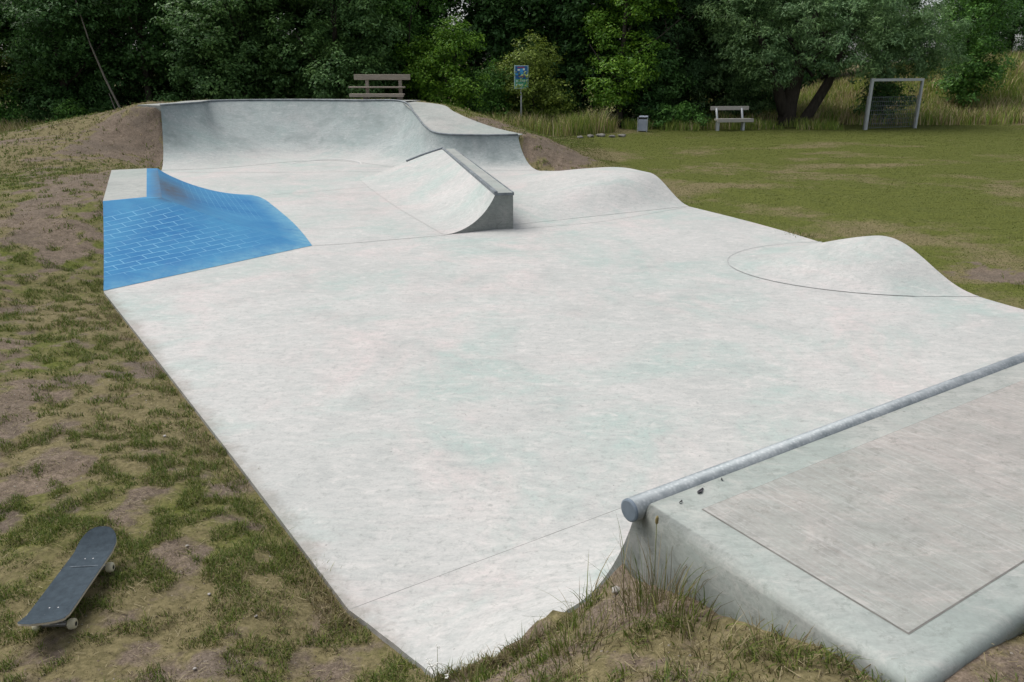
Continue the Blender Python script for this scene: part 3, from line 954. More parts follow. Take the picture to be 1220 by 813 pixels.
xs = np.concatenate([-np.geomspace(12.0, 420, 26)[::-1], np.arange(-11.85, -7.0, 0.085), np.arange(-7, -0.9, 0.06), np.arange(-0.9, 1.6, 0.036), np.arange(1.6, 7.5, 0.12), np.arange(7.5, 30, 0.4), np.geomspace(30, 420, 20)])
ys = np.concatenate([-np.geomspace(2, 300, 18)[::-1], np.arange(-1.5, 1.2, 0.2), np.arange(1.2, 3.2, 0.036), np.arange(3.2, 11, 0.06), np.arange(11, 20.8, 0.12), np.arange(20.8, 25, 0.08), np.arange(25, 27.5, 0.12), np.arange(27.5, 50, 0.35), np.geomspace(50, 700, 24)])
GX, GY = np.meshgrid(xs, ys)
GZ = terrain_raw(GX, GY)
# seat the turf against the concrete
allV = []; allF = []
for v, f in SURF:
    o = len(allV); allV += v; allF += [tuple(i + o for i in q) for q in f]
bvh = BVHTree.FromPolygons(allV, allF)
# all but the near deck for edge matching
eV = []; eF = []
for v, f in SURF[:-1]:
    o = len(eV); eV += v; eF += [tuple(i + o for i in q) for q in f]
bvh_e = BVHTree.FromPolygons(eV, eF)
inside = np.zeros(GX.shape, bool)
dist = np.full(GX.shape, 9.0)
near_z = np.zeros(GX.shape)
iy, ix = np.where((GX > -12.5) & (GX < 8.5) & (GY > 1.0) & (GY < 28.5))
down = Vector((0, 0, -1))
hitz = np.zeros(GX.shape)
for a, b in zip(iy, ix):
    x, y, z = GX[a, b], GY[a, b], GZ[a, b]
    h = bvh.ray_cast(Vector((x, y, 20)), down)
    if h[0] is not None:
        inside[a, b] = True; hitz[a, b] = h[0].z
    else:
        q, nn, _, d = bvh_e.find_nearest(Vector((x, y, z)), 1.2)
        for _k in range(4):
            if q is None: break
            q2, nn, _, d = bvh_e.find_nearest(Vector((x, y, q.z)), 1.2)
            if q2 is None: break
            q = q2
        if q is not None:
            dist[a, b] = math.hypot(q.x - x, q.y - y); near_z[a, b] = q.z
amp = sstep(0.0, 0.35, dist) 
lump = (fbm(GX * 2.3, GY * 2.3, 4) - 0.5) * 0.10 + (fbm(GX * 9, GY * 9, 3) - 0.5) * 0.045
fade = 1 - sstep(18, 40, GY)
GZ = GZ + lump * amp * (0.35 + 0.65 * fade)
# blend range: wide by the bumps on the right edge, narrow elsewhere
bw = np.where((GX > 2.0) & (GY > 8), 0.9, 0.22)
bw = np.where((GX > 0.2) & (GX < 1.6) & (GY < 2.95), 0.05, bw)
wgt = (1 - sstep(0.0, 1.0, (dist - np.where(GX < -6.5, 0.13, 0.03)) / bw)) * (~inside)
proud = np.where((GX < -8.8) & (GY > 21.0), 0.06, np.where((GX < -0.5) & (GY < 10), 0.038, 0.014))
GZ = GZ * (1 - wgt) + (near_z - proud) * wgt
und = np.exp(-(((GX + 2.26) / 0.22) ** 4 + ((GY - 3.505) / 0.46) ** 4))
GZ = GZ * (1 - und) + (0.098 + lump * 0.10) * und
GZ = np.where(inside, np.minimum(GZ, hitz - 0.035) - 0.0, GZ)
# drop well below under the slab away from its edge
ins2 = inside.copy()
for k in range(3):
    ins2 = ins2 & np.roll(ins2, 1, 0) & np.roll(ins2, -1, 0) & np.roll(ins2, 1, 1) & np.roll(ins2, -1, 1)
GZ = np.where(ins2, np.minimum(GZ, -0.15), GZ)

# soil heaped a little over the lower edge of the wing
rx_, ry_ = GX - P0[0], GY - P0[1]
aa_ = rx_ * e1[0] + ry_ * e1[1]; ss_ = 1.5 - (rx_ * e2[0] + ry_ * e2[1])
over = ss_ - wing_smax(aa_) + 0.02 * (fbm(GX * 8, GY * 8, 3) - 0.5)
heap = (aa_ > -0.60) & (aa_ < -0.04) & (over > -0.05) & (over < 0.30)
hz_ = wing_z(aa_, wing_smax(aa_)) + 0.026 + 0.25 * np.clip(over, 0, 1) - 0.3 * np.clip(-over, 0, 1)
GZ = np.where(heap, np.maximum(GZ, hz_), GZ)
inside &= ~heap

def cover_field(x, y):
    """how much turf covers the soil, 0..1"""
    x = np.asarray(x, float); y = np.asarray(y, float)
    n = fbm(x * 1.5 + 3, y * 1.5 + 8, 4); n2_ = fbm(x * 5 + 13, y * 5 + 28, 3)
    c = 0.70 + (n - 0.5) * 1.1 + (n2_ - 0.5) * 1.3
    right = sstep(1.2, 3.2, x) * sstep(6, 8, y)
    c = c + right * 0.55
    far = sstep(26, 30, y); c = c + far * 0.6
    # worn track on the left bank beside the blue bank
    tr = np.exp(-((x + 7.3 + (y - 13) * 0.30) / 0.75) ** 2) * sstep(9.5, 11.5, y) * (1 - sstep(15.5, 17.5, y)); c -= tr * 0.55
    tr = np.exp(-((x + 3.6 + (y - 5.5) * 0.8) / 0.6) ** 2) * sstep(4, 5, y) * (1 - sstep(8, 9.5, y)); c -= tr * 0.22
    # bare soil banks both sides of the bowl
    b1 = np.exp(-((x + 10.4) / 1.0) ** 2 - ((y - 22.6) / 1.8) ** 2); c -= b1 * 0.9
    b2 = np.exp(-((x - 1.25) / 0.8) ** 2 - ((y - 22.6) / 0.95) ** 2); c -= b2 * 1.2
    b3 = np.exp(-((x + 0.6) / 0.45) ** 2 - ((y - 24.3) / 0.8) ** 2); c -= b3 * 1.0
    # mound at the near deck
    b4 = np.exp(-((x - 0.25) / 0.6) ** 2 - ((y - 2.35) / 0.6) ** 2); c -= b4 * 0.45
    c -= 0.40 * np.exp(-((x + 0.1) / 0.4) ** 2 - ((y - 2.72) / 0.25) ** 2)
    # scuffed strips along the right edge
    b5 = np.exp(-((x - 6.6) / 0.6) ** 2 - ((y - 10.6) / 0.9) ** 2); c -= b5 * 0.95
    b6 = np.exp(-((x - 3.6) / 0.8) ** 2 - ((y - 17.6) / 1.2) ** 2); c -= b6 * 0.45
    return np.clip(c, 0, 1)
def dry_field(x, y):
    x = np.asarray(x, float); y = np.asarray(y, float)
    d = 0.42 + (fbm(x * 0.7 + 31, y * 0.7 + 2, 4) - 0.5) * 1.5
    d += 0.55 * np.exp(-((x + 11.5) / 3.5) ** 2 - ((y - 23) / 3.5) ** 2)
    d += 0.45 * np.exp(-((x - 3.9) / 1.2) ** 2 - ((y - 18.5) / 2.5) ** 2)
    d += 0.35 * np.exp(-((x - 1.5) / 2.0) ** 2 - ((y - 23) / 2.5) ** 2)
    d += 0.42 * np.exp(-((x - 0.35) / 0.8) ** 2 - ((y - 2.2) / 0.9) ** 2)
    d += 0.30 * np.exp(-((x + 1.2) / 1.1) ** 2 - ((y - 3.6) / 1.1) ** 2)
    d += 0.40 * np.exp(-((x + 0.1) / 0.5) ** 2 - ((y - 2.7) / 0.35) ** 2)
    d += (fbm(x * 0.28 + 9, y * 0.75 + 4, 4) - 0.5) * 1.9 * sstep(1.5, 4, x) * sstep(7, 10, y)
    d += 0.5 * np.exp(-((x - 3.0 - (19.5 - y) * 0.52) / 0.9) ** 2) * sstep(9.5, 12, y) * (1 - sstep(21, 23, y))
    d -= 0.24 * sstep(1.5, 5, x) * sstep(7, 10, y)
    d -= 0.45 * np.exp(-((x - 3) / 2.5) ** 2 - ((y - 28) / 2.6) ** 2)
    d -= 0.5 * np.exp(-((x + 13.5) / 2.5) ** 2 - ((y - 29.3) / 1.6) ** 2)
    d -= 0.55 * np.exp(-((y - 35.3 - 0.0 * x) / 1.2) ** 2) * sstep(10, 16, x)
    d += 0.3 * sstep(36.8, 38.5, y) * sstep(10, 14, x)
    return np.clip(d, 0, 1)

nyy, nxx = GX.shape
me = bpy.data.meshes.new('ground')
Vt = np.stack([GX, GY, GZ], -1).reshape(-1, 3).astype(np.float32)
me.vertices.add(len(Vt)); me.vertices.foreach_set('co', Vt.ravel())
idx = np.arange(nyy * nxx).reshape(nyy, nxx)
Q = np.stack([idx[:-1, :-1], idx[:-1, 1:], idx[1:, 1:], idx[1:, :-1]], -1).reshape(-1, 4).astype(np.int32)
me.loops.add(Q.size); me.loops.foreach_set('vertex_index', Q.ravel())
me.polygons.add(len(Q))
me.polygons.foreach_set('loop_start', np.arange(0, Q.size, 4, dtype=np.int32))
me.polygons.foreach_set('loop_total', np.full(len(Q), 4, dtype=np.int32))
me.polygons.foreach_set('use_smooth', np.ones(len(Q), dtype=bool))
me.materials.append(M_ground)
def on_bowl(x, y):
    h = bvh.ray_cast(Vector((x, y, 20)), down)
    return h[0].z if h[0] is not None else 0.0
M_pale = simple('pale_wear_line', (0.50, 0.50, 0.48), (0.58, 0.58, 0.56), 7, 0.8)
strip('ring_mark', rim, 0.035, 0.003, M_pale, bowl, 60, on_bowl)
strip('ring_mark', [(x * 0.96 - 5.35 * 0.04, y - 0.06) for x, y in rim], 0.03, 0.003, M_scuff, bowl, 60, on_bowl)
CV = cover_field(GX, GY); DR = dry_field(GX, GY)
left_ = 1 - sstep(0.8, 2.5, GX)
DR = np.clip(DR + 0.34 * left_ * (1 - sstep(24, 28, GY)), 0, 1.2)
for nm, arr in (('cover', CV), ('dry', DR)):
    at = me.attributes.new(nm, 'FLOAT', 'POINT'); at.data.foreach_set('value', arr.ravel().astype(np.float32))
me.update(calc_edges=True)
ground = bpy.data.objects.new('ground', me); COL.objects.link(ground)
tag(ground, None, None, kind='structure')

def bilin(A, x, y):
    i = np.clip(np.searchsorted(ys, y) - 1, 0, nyy - 2); j = np.clip(np.searchsorted(xs, x) - 1, 0, nxx - 2)
    fy = (y - ys[i]) / (ys[i + 1] - ys[i]); fx = (x - xs[j]) / (xs[j + 1] - xs[j])
    return (A[i, j] * (1 - fx) + A[i, j + 1] * fx) * (1 - fy) + (A[i + 1, j] * (1 - fx) + A[i + 1, j + 1] * fx) * fy
INS = inside.astype(float)
def tz(x, y): return float(bilin(GZ, np.array([x]), np.array([y]))[0])

# ------------------------------------------------------------------ grass
GREEN = np.array([(0.088, 0.128, 0.022), (0.125, 0.160, 0.028), (0.072, 0.112, 0.020), (0.160, 0.176, 0.042)])
STRAW = np.array([(0.240, 0.200, 0.105), (0.190, 0.160, 0.078), (0.300, 0.255, 0.150), (0.140, 0.115, 0.055)])
def blades(name, x, y, h, wd, lean, col, label=None, curve=0.5):
    n = len(x)
    z = bilin(GZ, x, y) - 0.006
    a = rng.random(n) * 2 * PI
    la = rng.random(n) * 2 * PI
    l = lean * (0.3 + 0.7 * rng.random(n)) * h
    cx, sx = np.cos(a) * wd / 2, np.sin(a) * wd / 2
    dx, dy = np.cos(la) * l, np.sin(la) * l
    V = np.zeros((n, 5, 3))
    V[:, 0] = np.stack([x - cx, y - sx, z], -1)
    V[:, 1] = np.stack([x + cx, y + sx, z], -1)
    m = 0.55
    mx, my = x + dx * m * m, y + dy * m * m
    V[:, 2] = np.stack([mx + cx * .7, my + sx * .7, z + h * m], -1)
    V[:, 3] = np.stack([x + dx, y + dy, z + h * (1 - 0.25 * lean)], -1)
    V[:, 4] = np.stack([mx - cx * .7, my - sx * .7, z + h * m], -1)
    o = fast_obj(name, V.reshape(-1, 3), 5, M_blade, None, col, [(0, 1, 2, 4), (4, 2, 3)])
    return o
def pick_cols(dr, n):
    g = GREEN[rng.integers(0, len(GREEN), n)]; s = STRAW[rng.integers(0, len(STRAW), n)]
    k = (rng.random(n) < dr)[:, None]
    c = np.where(k, s, g) * (0.75 + 0.5 * rng.random((n, 1)))
    return c
def scatter(x0, x1, y0, y1, dens, cond=None):
    n = int((x1 - x0) * (y1 - y0) * dens)
    x = x0 + rng.random(n) * (x1 - x0); y = y0 + rng.random(n) * (y1 - y0)
    ok = bilin(INS, x, y) < 0.25
    # keep to what the camera's surroundings can see
    ok &= (np.abs(x) < (y + 2.5) * 0.80 + 0.6)
    return x[ok], y[ok]

GA = []
def lawn(x0, x1, y0, y1, dens, hmin, hmax, wd):
    x, y = scatter(x0, x1, y0, y1, dens)
    c = cover_field(x, y)
    tuft = fbm(x * 9 + 50, y * 9 + 9, 3)
    lf = 1 - sstep(0.8, 2.5, x)
    k = sstep(0.30, 0.60, c + (tuft - 0.5) * 0.7) * (1 - lf) + lf * sstep(0.42, 0.62, tuft + (np.clip(c, 0.1, 0.9) - 0.62) * 0.42)
    keep = rng.random(len(x)) < (0.30 + 0.14 * lf + (0.70 - 0.14 * lf) * k)
    x, y, k, c, tuft, lf = x[keep], y[keep], k[keep], c[keep], tuft[keep], lf[keep]
    h = (hmin + (hmax - hmin) * rng.random(len(x)) ** 1.6) * (0.45 + 0.55 * k) * ((0.55 + 0.9 * sstep(0.4, 0.7, tuft)) * (1 - sstep(0.8, 2.5, x)) + 0.85 * sstep(0.8, 2.5, x))
    dr = np.clip(dry_field(x, y) + (0.5 - k) * 0.8 + (0.5 - tuft) * (1.3 - 0.9 * (1 - lf)) + 0.12 * lf, 0.06, 0.97)
    rt = sstep(1.2, 3.0, x) * sstep(7, 9, y)
    cc = pick_cols(dr, len(x))
    cm = np.array((0.116, 0.130, 0.030)) * (1 - dr[:, None]) + np.array((0.17, 0.145, 0.07)) * dr[:, None]
    cc = cc * (1 - 0.55 * rt[:, None]) + cm * 0.55 * rt[:, None]
    GA.append((x, y, h * (1 - 0.35 * rt), np.full(len(x), wd) * (0.7 + 0.6 * rng.random(len(x))), cc))
lawn(-4.6, 1.6, 1.0, 5.5, 14000, 0.016, 0.060, 0.0042)
lawn(-8.5, 0.0, 5.5, 11.0, 5200, 0.018, 0.060, 0.0062)
lawn(-14, 0.0, 11.0, 20.0, 1500, 0.02, 0.07, 0.011)
lawn(-20, 3.0, 20.0, 32.0, 420, 0.03, 0.08, 0.020)
lawn(2.2, 11.0, 7.0, 16.0, 1900, 0.016, 0.048, 0.009)
lawn(0.5, 20.0, 16.0, 26.0, 950, 0.02, 0.05, 0.014)
lawn(0.5, 28.0, 26.0, 36.5, 520, 0.022, 0.055, 0.020)
x, y, h, wd, c = [np.concatenate([g[i] for g in GA]) for i in range(5)]
o = blades('lawn_grass', x, y, h, wd, 1.1, c)
tag(o, 'short worn grass, green and straw coloured, over the banks and the pitch', 'grass', kind='stuff')
print('lawn blades', len(x))

# fringe of longer blades leaning over the left slab edge
ne = 5200
tt_ = rng.random(ne) ** 1.3
ex = -0.80 + (-5.15 + 0.80) * tt_; ey = 3.45 + (9.75 - 3.45) * tt_
off_ = 0.01 + 0.14 * rng.random(ne) ** 1.5
ex = ex - 0.825 * off_; ey = ey - 0.565 * off_
kk_ = fbm(ex * 3 + 7, ey * 3, 3); m_ = rng.random(ne) < sstep(0.36, 0.62, kk_)
ex, ey, kk_ = ex[m_], ey[m_], kk_[m_]
bt_ = rng.random(1100) ** 0.8
bx_ = np.interp(bt_, [0, .3, .6, .85, 1], [-0.33, -0.183, -0.036, 0.12, 0.26]); by_ = np.interp(bt_, [0, .3, .6, .85, 1], [2.87, 2.83, 2.79, 2.80, 2.86])
bo_ = 0.07 * rng.random(1100) ** 1.4 - 0.012
ex = np.concatenate([ex, bx_ + 0.3 * bo_]); ey = np.concatenate([ey, by_ - bo_])
o = blades('edge_grass', ex, ey, (0.03 + 0.07 * rng.random(len(ex)) ** 2), np.full(len(ex), 0.0045), 1.0, pick_cols(np.clip(0.45 + (0.5 - fbm(ex * 2, ey * 2, 2)) * 2, 0.05, 0.95), len(ex)))
tag(o, 'longer grass fringe overhanging the left and near edges of the concrete', 'grass', kind='stuff')
# crumbs of soil and grit
cx_, cy_ = scatter(-4.6, 1.6, 1.0, 7.5, 900)
kc = cover_field(cx_, cy_); m_ = rng.random(len(cx_)) < (1.1 - kc); cx_, cy_ = cx_[m_], cy_[m_]
nc = len(cx_); rc = 0.0018 + 0.0065 * rng.random(nc) ** 4
V = np.zeros((nc, 5, 3)); zc = bilin(GZ, cx_, cy_)
for k in range(4):
    a = rng.random(nc) * 0.9 + k * PI / 2
    V[:, k] = np.stack([cx_ + np.cos(a) * rc, cy_ + np.sin(a) * rc, zc - rc * 0.3], -1)
V[:, 4] = np.stack([cx_ + (rng.random(nc) - .5) * rc, cy_ + (rng.random(nc) - .5) * rc, zc + rc * 0.9], -1)
o = fast_obj('soil_crumbs', V.reshape(-1, 3), 5, M_blade, None, np.array([(0.15, 0.115, 0.085), (0.22, 0.18, 0.14), (0.09, 0.07, 0.05), (0.28, 0.25, 0.21)])[rng.integers(0, 4, nc)], [(0, 1, 4), (1, 2, 4), (2, 3, 4), (3, 0, 4)])
tag(o, 'crumbs of soil and grit on the bare ground', 'soil', kind='stuff')

# fallen dry straw on the banks
x, y = scatter(-4.6, 1.6, 1.0, 6.5, 420)
n = len(x); z = bilin(GZ, x, y) + 0.006 + 0.01 * rng.random(n)
a = rng.random(n) * 2 * PI; L = 0.015 + 0.05 * rng.random(n) ** 2; w_ = 0.0008 + 0.0009 * rng.random(n)
V = np.zeros((n, 4, 3))
ca, sa = np.cos(a), np.sin(a)
for k, (s, t) in enumerate(((-1, -1), (1, -1), (1, 1), (-1, 1))):
    px, py = x + ca * L / 2 * s - sa * w_ * t, y + sa * L / 2 * s + ca * w_ * t
    V[:, k] = np.stack([px, py, np.maximum(bilin(GZ, px, py) + 0.004, z)], -1)
o = fast_obj('dry_straw', V.reshape(-1, 3), 4, M_blade, None, STRAW[rng.integers(0, 4, n)] * 0.95)
tag(o, 'cut dry straw lying loose on the worn near banks', 'straw', kind='stuff')

# tall grass bands
def tall(name, label, x0, x1, y0, y1, dens, hmin, hmax, wd, dr, cond=None):
    n = int((x1 - x0) * (y1 - y0) * dens)
    x = x0 + rng.random(n) * (x1 - x0); y = y0 + rng.random(n) * (y1 - y0)
    k = fbm(x * 0.9 + 4, y * 0.9, 3)
    ok = rng.random(n) < sstep(0.25, 0.55, k)
    if cond is not None: ok &= cond(x, y)
    x, y, k = x[ok], y[ok], k[ok]
    h = (hmin + (hmax - hmin) * rng.random(len(x))) * (0.6 + 0.8 * k)
    d = np.clip(dr + (fbm(x * 1.2, y * 1.2, 3) - 0.5) * 1.2, 0.03, 0.97)
    o = blades(name, x, y, h, np.full(len(x), wd) * (0.6 + 0.8 * rng.random(len(x))), 0.5, pick_cols(d, len(x)) * 1.9)
    tag(o, label, 'grass', kind='stuff')
tall('tall_grass', 'band of tall seeding grass in front of the trees round the blue sign', -2.4, 6.6, 29.8, 33.2, 420, 0.45, 0.95, 0.020, 0.40,
     lambda x, y: (y > 30.7 + 0.25 * np.abs(x - 1.0) * (x < 1)) & (y > 30.6 + 0.75 * np.clip(x - 1.6, 0, 9)))
tall('verge_grass', 'ragged dry grass at the wood edge on the far left', -22, -12.5, 29.6, 32.6, 260, 0.25, 0.7, 0.022, 0.55)
tall('meadow_grass', 'long dry yellow grass over the hill on the right behind the goal', 9.0, 36, 36.4, 50, 190, 0.3, 0.75, 0.034, 0.45)
tall('shade_grass', 'green weeds along the foot of the trees behind the right bench', 4.6, 13.5, 32.9, 35.6, 200, 0.2, 0.5, 0.026, 0.12,
     lambda x, y: y > 33.6 - 0.5 * (x < 7.5))

# ------------------------------------------------------------------ trees
def crown_mesh(name, mat, lobes, leaf=0.13, asp=0.5, per_clump=38, clump_r=0.34, dens=9.0, seed=1, fill=0.35, droop=0.3):
    r = np.random.default_rng(seed)
    C = []; LC = []
    for (cx, cy, cz, rx, ry, rz) in lobes:
        area = 4 * PI * ((rx * ry + rx * rz + ry * rz) / 3)
        m = max(6, int(area * dens * 0.33))
        u = r.normal(size=(m, 3)); u /= np.linalg.norm(u, axis=1)[:, None]
        rad = np.where(r.random(m) < fill, 0.4 + 0.5 * r.random(m), 0.86 + 0.24 * r.random(m))[:, None]
        C.append(np.array((cx, cy, cz)) + u * rad * np.array((rx, ry, rz)))
        LC.append(np.tile((cx, cy, cz - 0.3 * rz), (m, 1)))
    C = np.concatenate(C)
    sel = C[:, 2] > 0.12
    C = C[sel]
    cr = clump_r * (0.55 + 0.9 * r.random(len(C)))
    cnt = np.maximum(5, (per_clump * (cr / clump_r) ** 2 * (0.5 + r.random(len(C)))).astype(int))
    ci = np.repeat(np.arange(len(C)), cnt)
    n = len(ci)
    u = r.normal(size=(n, 3)); u /= np.linalg.norm(u, axis=1)[:, None]
    rr = r.random(n) ** 0.45
    P = C[ci] + u * (rr * cr[ci])[:, None] * np.array((1, 1, 0.62))
    P[:, 2] = np.maximum(P[:, 2], 0.03 + 0.1 * r.random(n))
    lc = np.concatenate(LC)[sel][ci]
    ow = P - lc; ow /= np.linalg.norm(ow, axis=1)[:, None] + 1e-9
    N = u * 0.35 + ow * 0.6 + np.array((0, 0, 0.75)) + r.normal(size=(n, 3)) * 0.42
    N /= np.linalg.norm(N, axis=1)[:, None]
    d = r.normal(size=(n, 3)); d[:, 2] -= droop * 1.5
    d -= N * (d * N).sum(1)[:, None]
    d /= np.linalg.norm(d, axis=1)[:, None] + 1e-9
    s = np.cross(N, d); nn = N
    L = (leaf * (0.6 + 0.8 * r.random(n)))[:, None]; W = L * asp
    V = np.zeros((n, 4, 3))
    V[:, 0] = P - d * L / 2
    V[:, 1] = P + s * W / 2 + nn * L * 0.06 - d * L * 0.05
    V[:, 2] = P + d * L / 2 - nn * L * 0.08
    V[:, 3] = P - s * W / 2 + nn * L * 0.06 - d * L * 0.05
    o = fast_obj(name, V.reshape(-1, 3), 4, mat)
    return o

def rand_lobes(seed, n, rx, ry, z0, z1, lr, egg=0.6):
    r = random.Random(seed); out = []
    for i in range(n):
        t = (i + r.random()) / n
        z = z0 + (z1 - z0) * t
        k = math.sin(PI * min(1, max(0.08, (t * 0.85 + 0.13)))) ** egg
        a = r.random() * 2 * PI; q = math.sqrt(r.random()) * 0.75
        s = lr * (0.65 + 0.7 * r.random())
        out.append((math.cos(a) * rx * q * k, math.sin(a) * ry * q * k, max(z, s * 0.75), s, s, s * 0.8))
    return out

def trunk_mesh(parent, h, r0, lean=(0, 0), limbs=5, seed=1, mat=None, z_start=0.35):
    r = random.Random(seed)
    mat = mat or M_bark
    parts = []
    pts = [(lean[0] * t * t + 0.06 * math.sin(5 * t + seed), lean[1] * t * t + 0.05 * math.cos(4 * t + seed), h * t - 0.1 * (t == 0)) for t in [i / 8 for i in range(9)]]
    parts.append(tube_data(pts, [r0 * (1.35 if i == 0 else 1.0) * (1 - 0.75 * i / 8) for i in range(9)], 9))
    for k in range(limbs):
        t = z_start + 0.5 * k / max(1, limbs)
        i = int(t * 8); b = Vector(pts[i])
        a = r.random() * 2 * PI; L = h * (0.22 + 0.2 * r.random())
        d = Vector((math.cos(a), math.sin(a), 0.6 + 0.5 * r.random())).normalized()
        q = [b + d * L * s + Vector((0, 0, 0.12 * L * s * s)) + Vector((r.uniform(-.05, .05), r.uniform(-.05, .05), 0)) * (s > 0) for s in (0, .33, .66, 1)]
        rr = r0 * (1 - 0.75 * t) * 0.55
        parts.append(tube_data(q, [rr, rr * .75, rr * .5, rr * .2], 7))
    V, F = merge(parts)
    return mesh_obj('trunk', V, F, mat, parent, smooth=True)

def tree(name, label, kind, x, y, h, rx, ry=None, lobes=None, nl=16, lr=0.95, z0=0.4, seed=1, tr=0.16, lean=(0, 0), cat='tree', group=None, leaf=0.13, asp=0.5, dens=9, per=38, cr=0.34, droop=0.3, limbs=5, fill=0.35, bark=None):
    z = tz(x, y) - 0.02
    root = empty(name, (x, y, z))
    tag(root, label, cat, group)
    trunk_mesh(root, h * 0.85, tr, lean, limbs, seed, bark)
    L = lobes or rand_lobes(seed * 13 + 5, nl, rx, ry or rx, z0, h, lr)
    c = crown_mesh('crown', LEAF[kind], L, leaf, asp, per, cr, dens, seed, fill, droop)
    c.parent = root
    return root

# front row, left to right
tree('roadside_tree', 'olive brown sparse tree at the far left end of the wood', 'olive', -21.2, 33.2, 7.0, 2.4, seed=1, nl=18, z0=1.0)
tree('dark_tree', 'broad dark green tree on the far left beside the olive brown one', 'dark', -18.0, 34.0, 8.0, 2.8, seed=2, nl=26, lr=1.15, z0=0.5)
tree('leaning_tree', 'dark tree with a thin pale trunk leaning left above the bowl corner', 'dark', -14.6, 34.0, 8.0, 2.4, seed=3, nl=24, lr=1.1, z0=2.0)
tree('round_tree', 'dense blue green tree behind the left half of the bowl', 'blue', -10.6, 33.6, 8.0, 2.9, seed=4, nl=30, lr=1.15, z0=0.6, dens=10)
tree('bushy_tree', 'dense blue green tree behind the bench on the bowl', 'blue', -6.9, 33.2, 7.6, 2.5, seed=5, nl=28, lr=1.1, z0=0.5, dens=10)
tree('tall_tree', 'tall fresh green tree right of the bench, reaching the top of the picture', 'mid', -4.6, 35.6, 8.5, 1.7, seed=6, nl=22, lr=0.95, z0=1.5)
tree('hawthorn', 'rounded yellow green hawthorn with many thin stems, left of the blue sign', 'lime', -2.6, 33.6, 3.75, 1.6, seed=7, nl=20, lr=0.72, z0=0.9, tr=0.07, limbs=9, leaf=0.11)
tree('olive_shrub', 'olive shrub directly behind the blue sign', 'olive', 0.9, 34.3, 3.0, 1.6, seed=8, nl=18, lr=0.7, z0=0.5, cat='shrub', tr=0.06, limbs=7, leaf=0.11)
tree('low_shrub', 'low green shrub between the hawthorn and the sign', 'mid', -0.7, 34.4, 2.4, 1.1, seed=9, nl=12, lr=0.6, z0=0.4, cat='shrub', tr=0.05, limbs=7, leaf=0.11)
tree('lime_tree', 'loose lime green tree right of the sign', 'lime', 4.6, 35.4, 8.0, 1.9, seed=10, nl=22, lr=0.9, z0=1.3, tr=0.14)
tree('shadow_shrub', 'very dark shrub under the lime green tree, behind the litter bin', 'dark', 5.6, 35.6, 3.2, 1.5, seed=11, nl=14, lr=0.75, z0=0.4, cat='shrub', tr=0.06)
tree('dark_conifer', 'narrow blackish conifer between the lime tree and the big willow', 'fir', 7.0, 36.8, 9.0, 1.4, seed=12, nl=26, lr=0.75, z0=0.5, leaf=0.12, asp=0.2, per=60)

# the big willow
wx, wy = 12.4, 36.2
wz = tz(wx, wy)
wil = empty('willow', (wx, wy, wz))
tag(wil, 'big grey green willow with two dark leaning trunks beside the goal', 'tree')
wl = [(-3.3, -1.2, 4.7, 1.5, 1.4, 1.2), (-2.6, -1.5, 3.3, 1.2, 1.2, 0.95), (-2.0, -1.5, 2.35, 1.15, 1.0, 0.75), (-0.6, -1.4, 4.3, 1.2, 1.3, 1.0), (0.4, -1.7, 3.15, 1.2, 1.1, 0.85),
      (1.5, -1.3, 4.5, 1.4, 1.4, 1.1), (2.6, -1.2, 3.3, 1.3, 1.2, 0.95), (3.9, -0.8, 4.1, 1.5, 1.4, 1.2), (4.4, -0.6, 2.8, 1.15, 1.1, 0.75), (5.2, 0.0, 3.6, 1.2, 1.3, 1.2), (5.9, 0.6, 2.6, 1.0, 1.0, 0.8), (3.2, -1.3, 2.45, 0.8, 0.8, 0.5),
      (-1.0, 0.2, 5.9, 2.2, 2.0, 1.5), (2.2, 0.4, 6.0, 2.4, 2.0, 1.5), (0.5, 1.8, 4.8, 2.6, 1.6, 1.6), (-3.2, 1.0, 3.4, 1.4, 1.5, 1.6), (1.9, -1.5, 2.35, 0.9, 0.8, 0.5), (4.0, 1.4, 4.4, 1.8, 1.5, 1.5), (-3.6, 1.0, 1.6, 1.2, 1.2, 1.3), (-1.6, 1.6, 2.0, 1.6, 1.0, 1.6)]
c = crown_mesh('crown', LEAF['grey'], wl, 0.15, 0.30, 46, 0.34, 11.0, 77, 0.25, 0.7); c.parent = wil
parts = [tube_data([(-0.5, 0, -0.2), (-0.45, 0, 0.9), (-0.2, 0.1, 2.2), (0.2, 0.2, 3.6), (0.5, 0.2, 5.2)], [0.42, 0.34, 0.28, 0.2, 0.08], 10),
         tube_data([(0.0, -0.1, -0.2), (0.55, -0.1, 0.75), (1.05, -0.1, 1.7), (1.5, 0.0, 2.8), (2.1, 0.0, 4.4)], [0.28, 0.22, 0.2, 0.15, 0.06], 10),
         tube_data([(-0.5, 0, 0.3), (-1.1, -0.2, 1.6), (-1.8, -0.4, 3.0), (-2.4, -0.5, 4.2)], [0.3, 0.22, 0.15, 0.06], 9)]
for k in range(14):
    a = random.random() * 2 * PI; z = 1.8 + random.random() * 2
    b = Vector((0.2 + random.uniform(-.4, .8), 0, z)); d = Vector((math.cos(a), math.sin(a), 0.45))
    parts.append(tube_data([b, b + d * 0.9, b + d * 1.9 + Vector((0, 0, .2))], [0.07, 0.05, 0.02], 6))
V, F = merge(parts)
mesh_obj('trunk', V, F, M_bark, wil, smooth=True)
tree('goal_bush', 'dark rounded bush directly behind the left post of the goal', 'dark', 16.6, 37.4, 1.75, 1.2, seed=21, nl=12, lr=0.6, z0=0.3, cat='shrub', tr=0.05, limbs=5)
tree('edge_tree', 'slim light green tree at the right end of the willow', 'mid', 21.6, 40.6, 7.0, 1.6, seed=22, nl=24, lr=0.85, z0=0.6, tr=0.12)
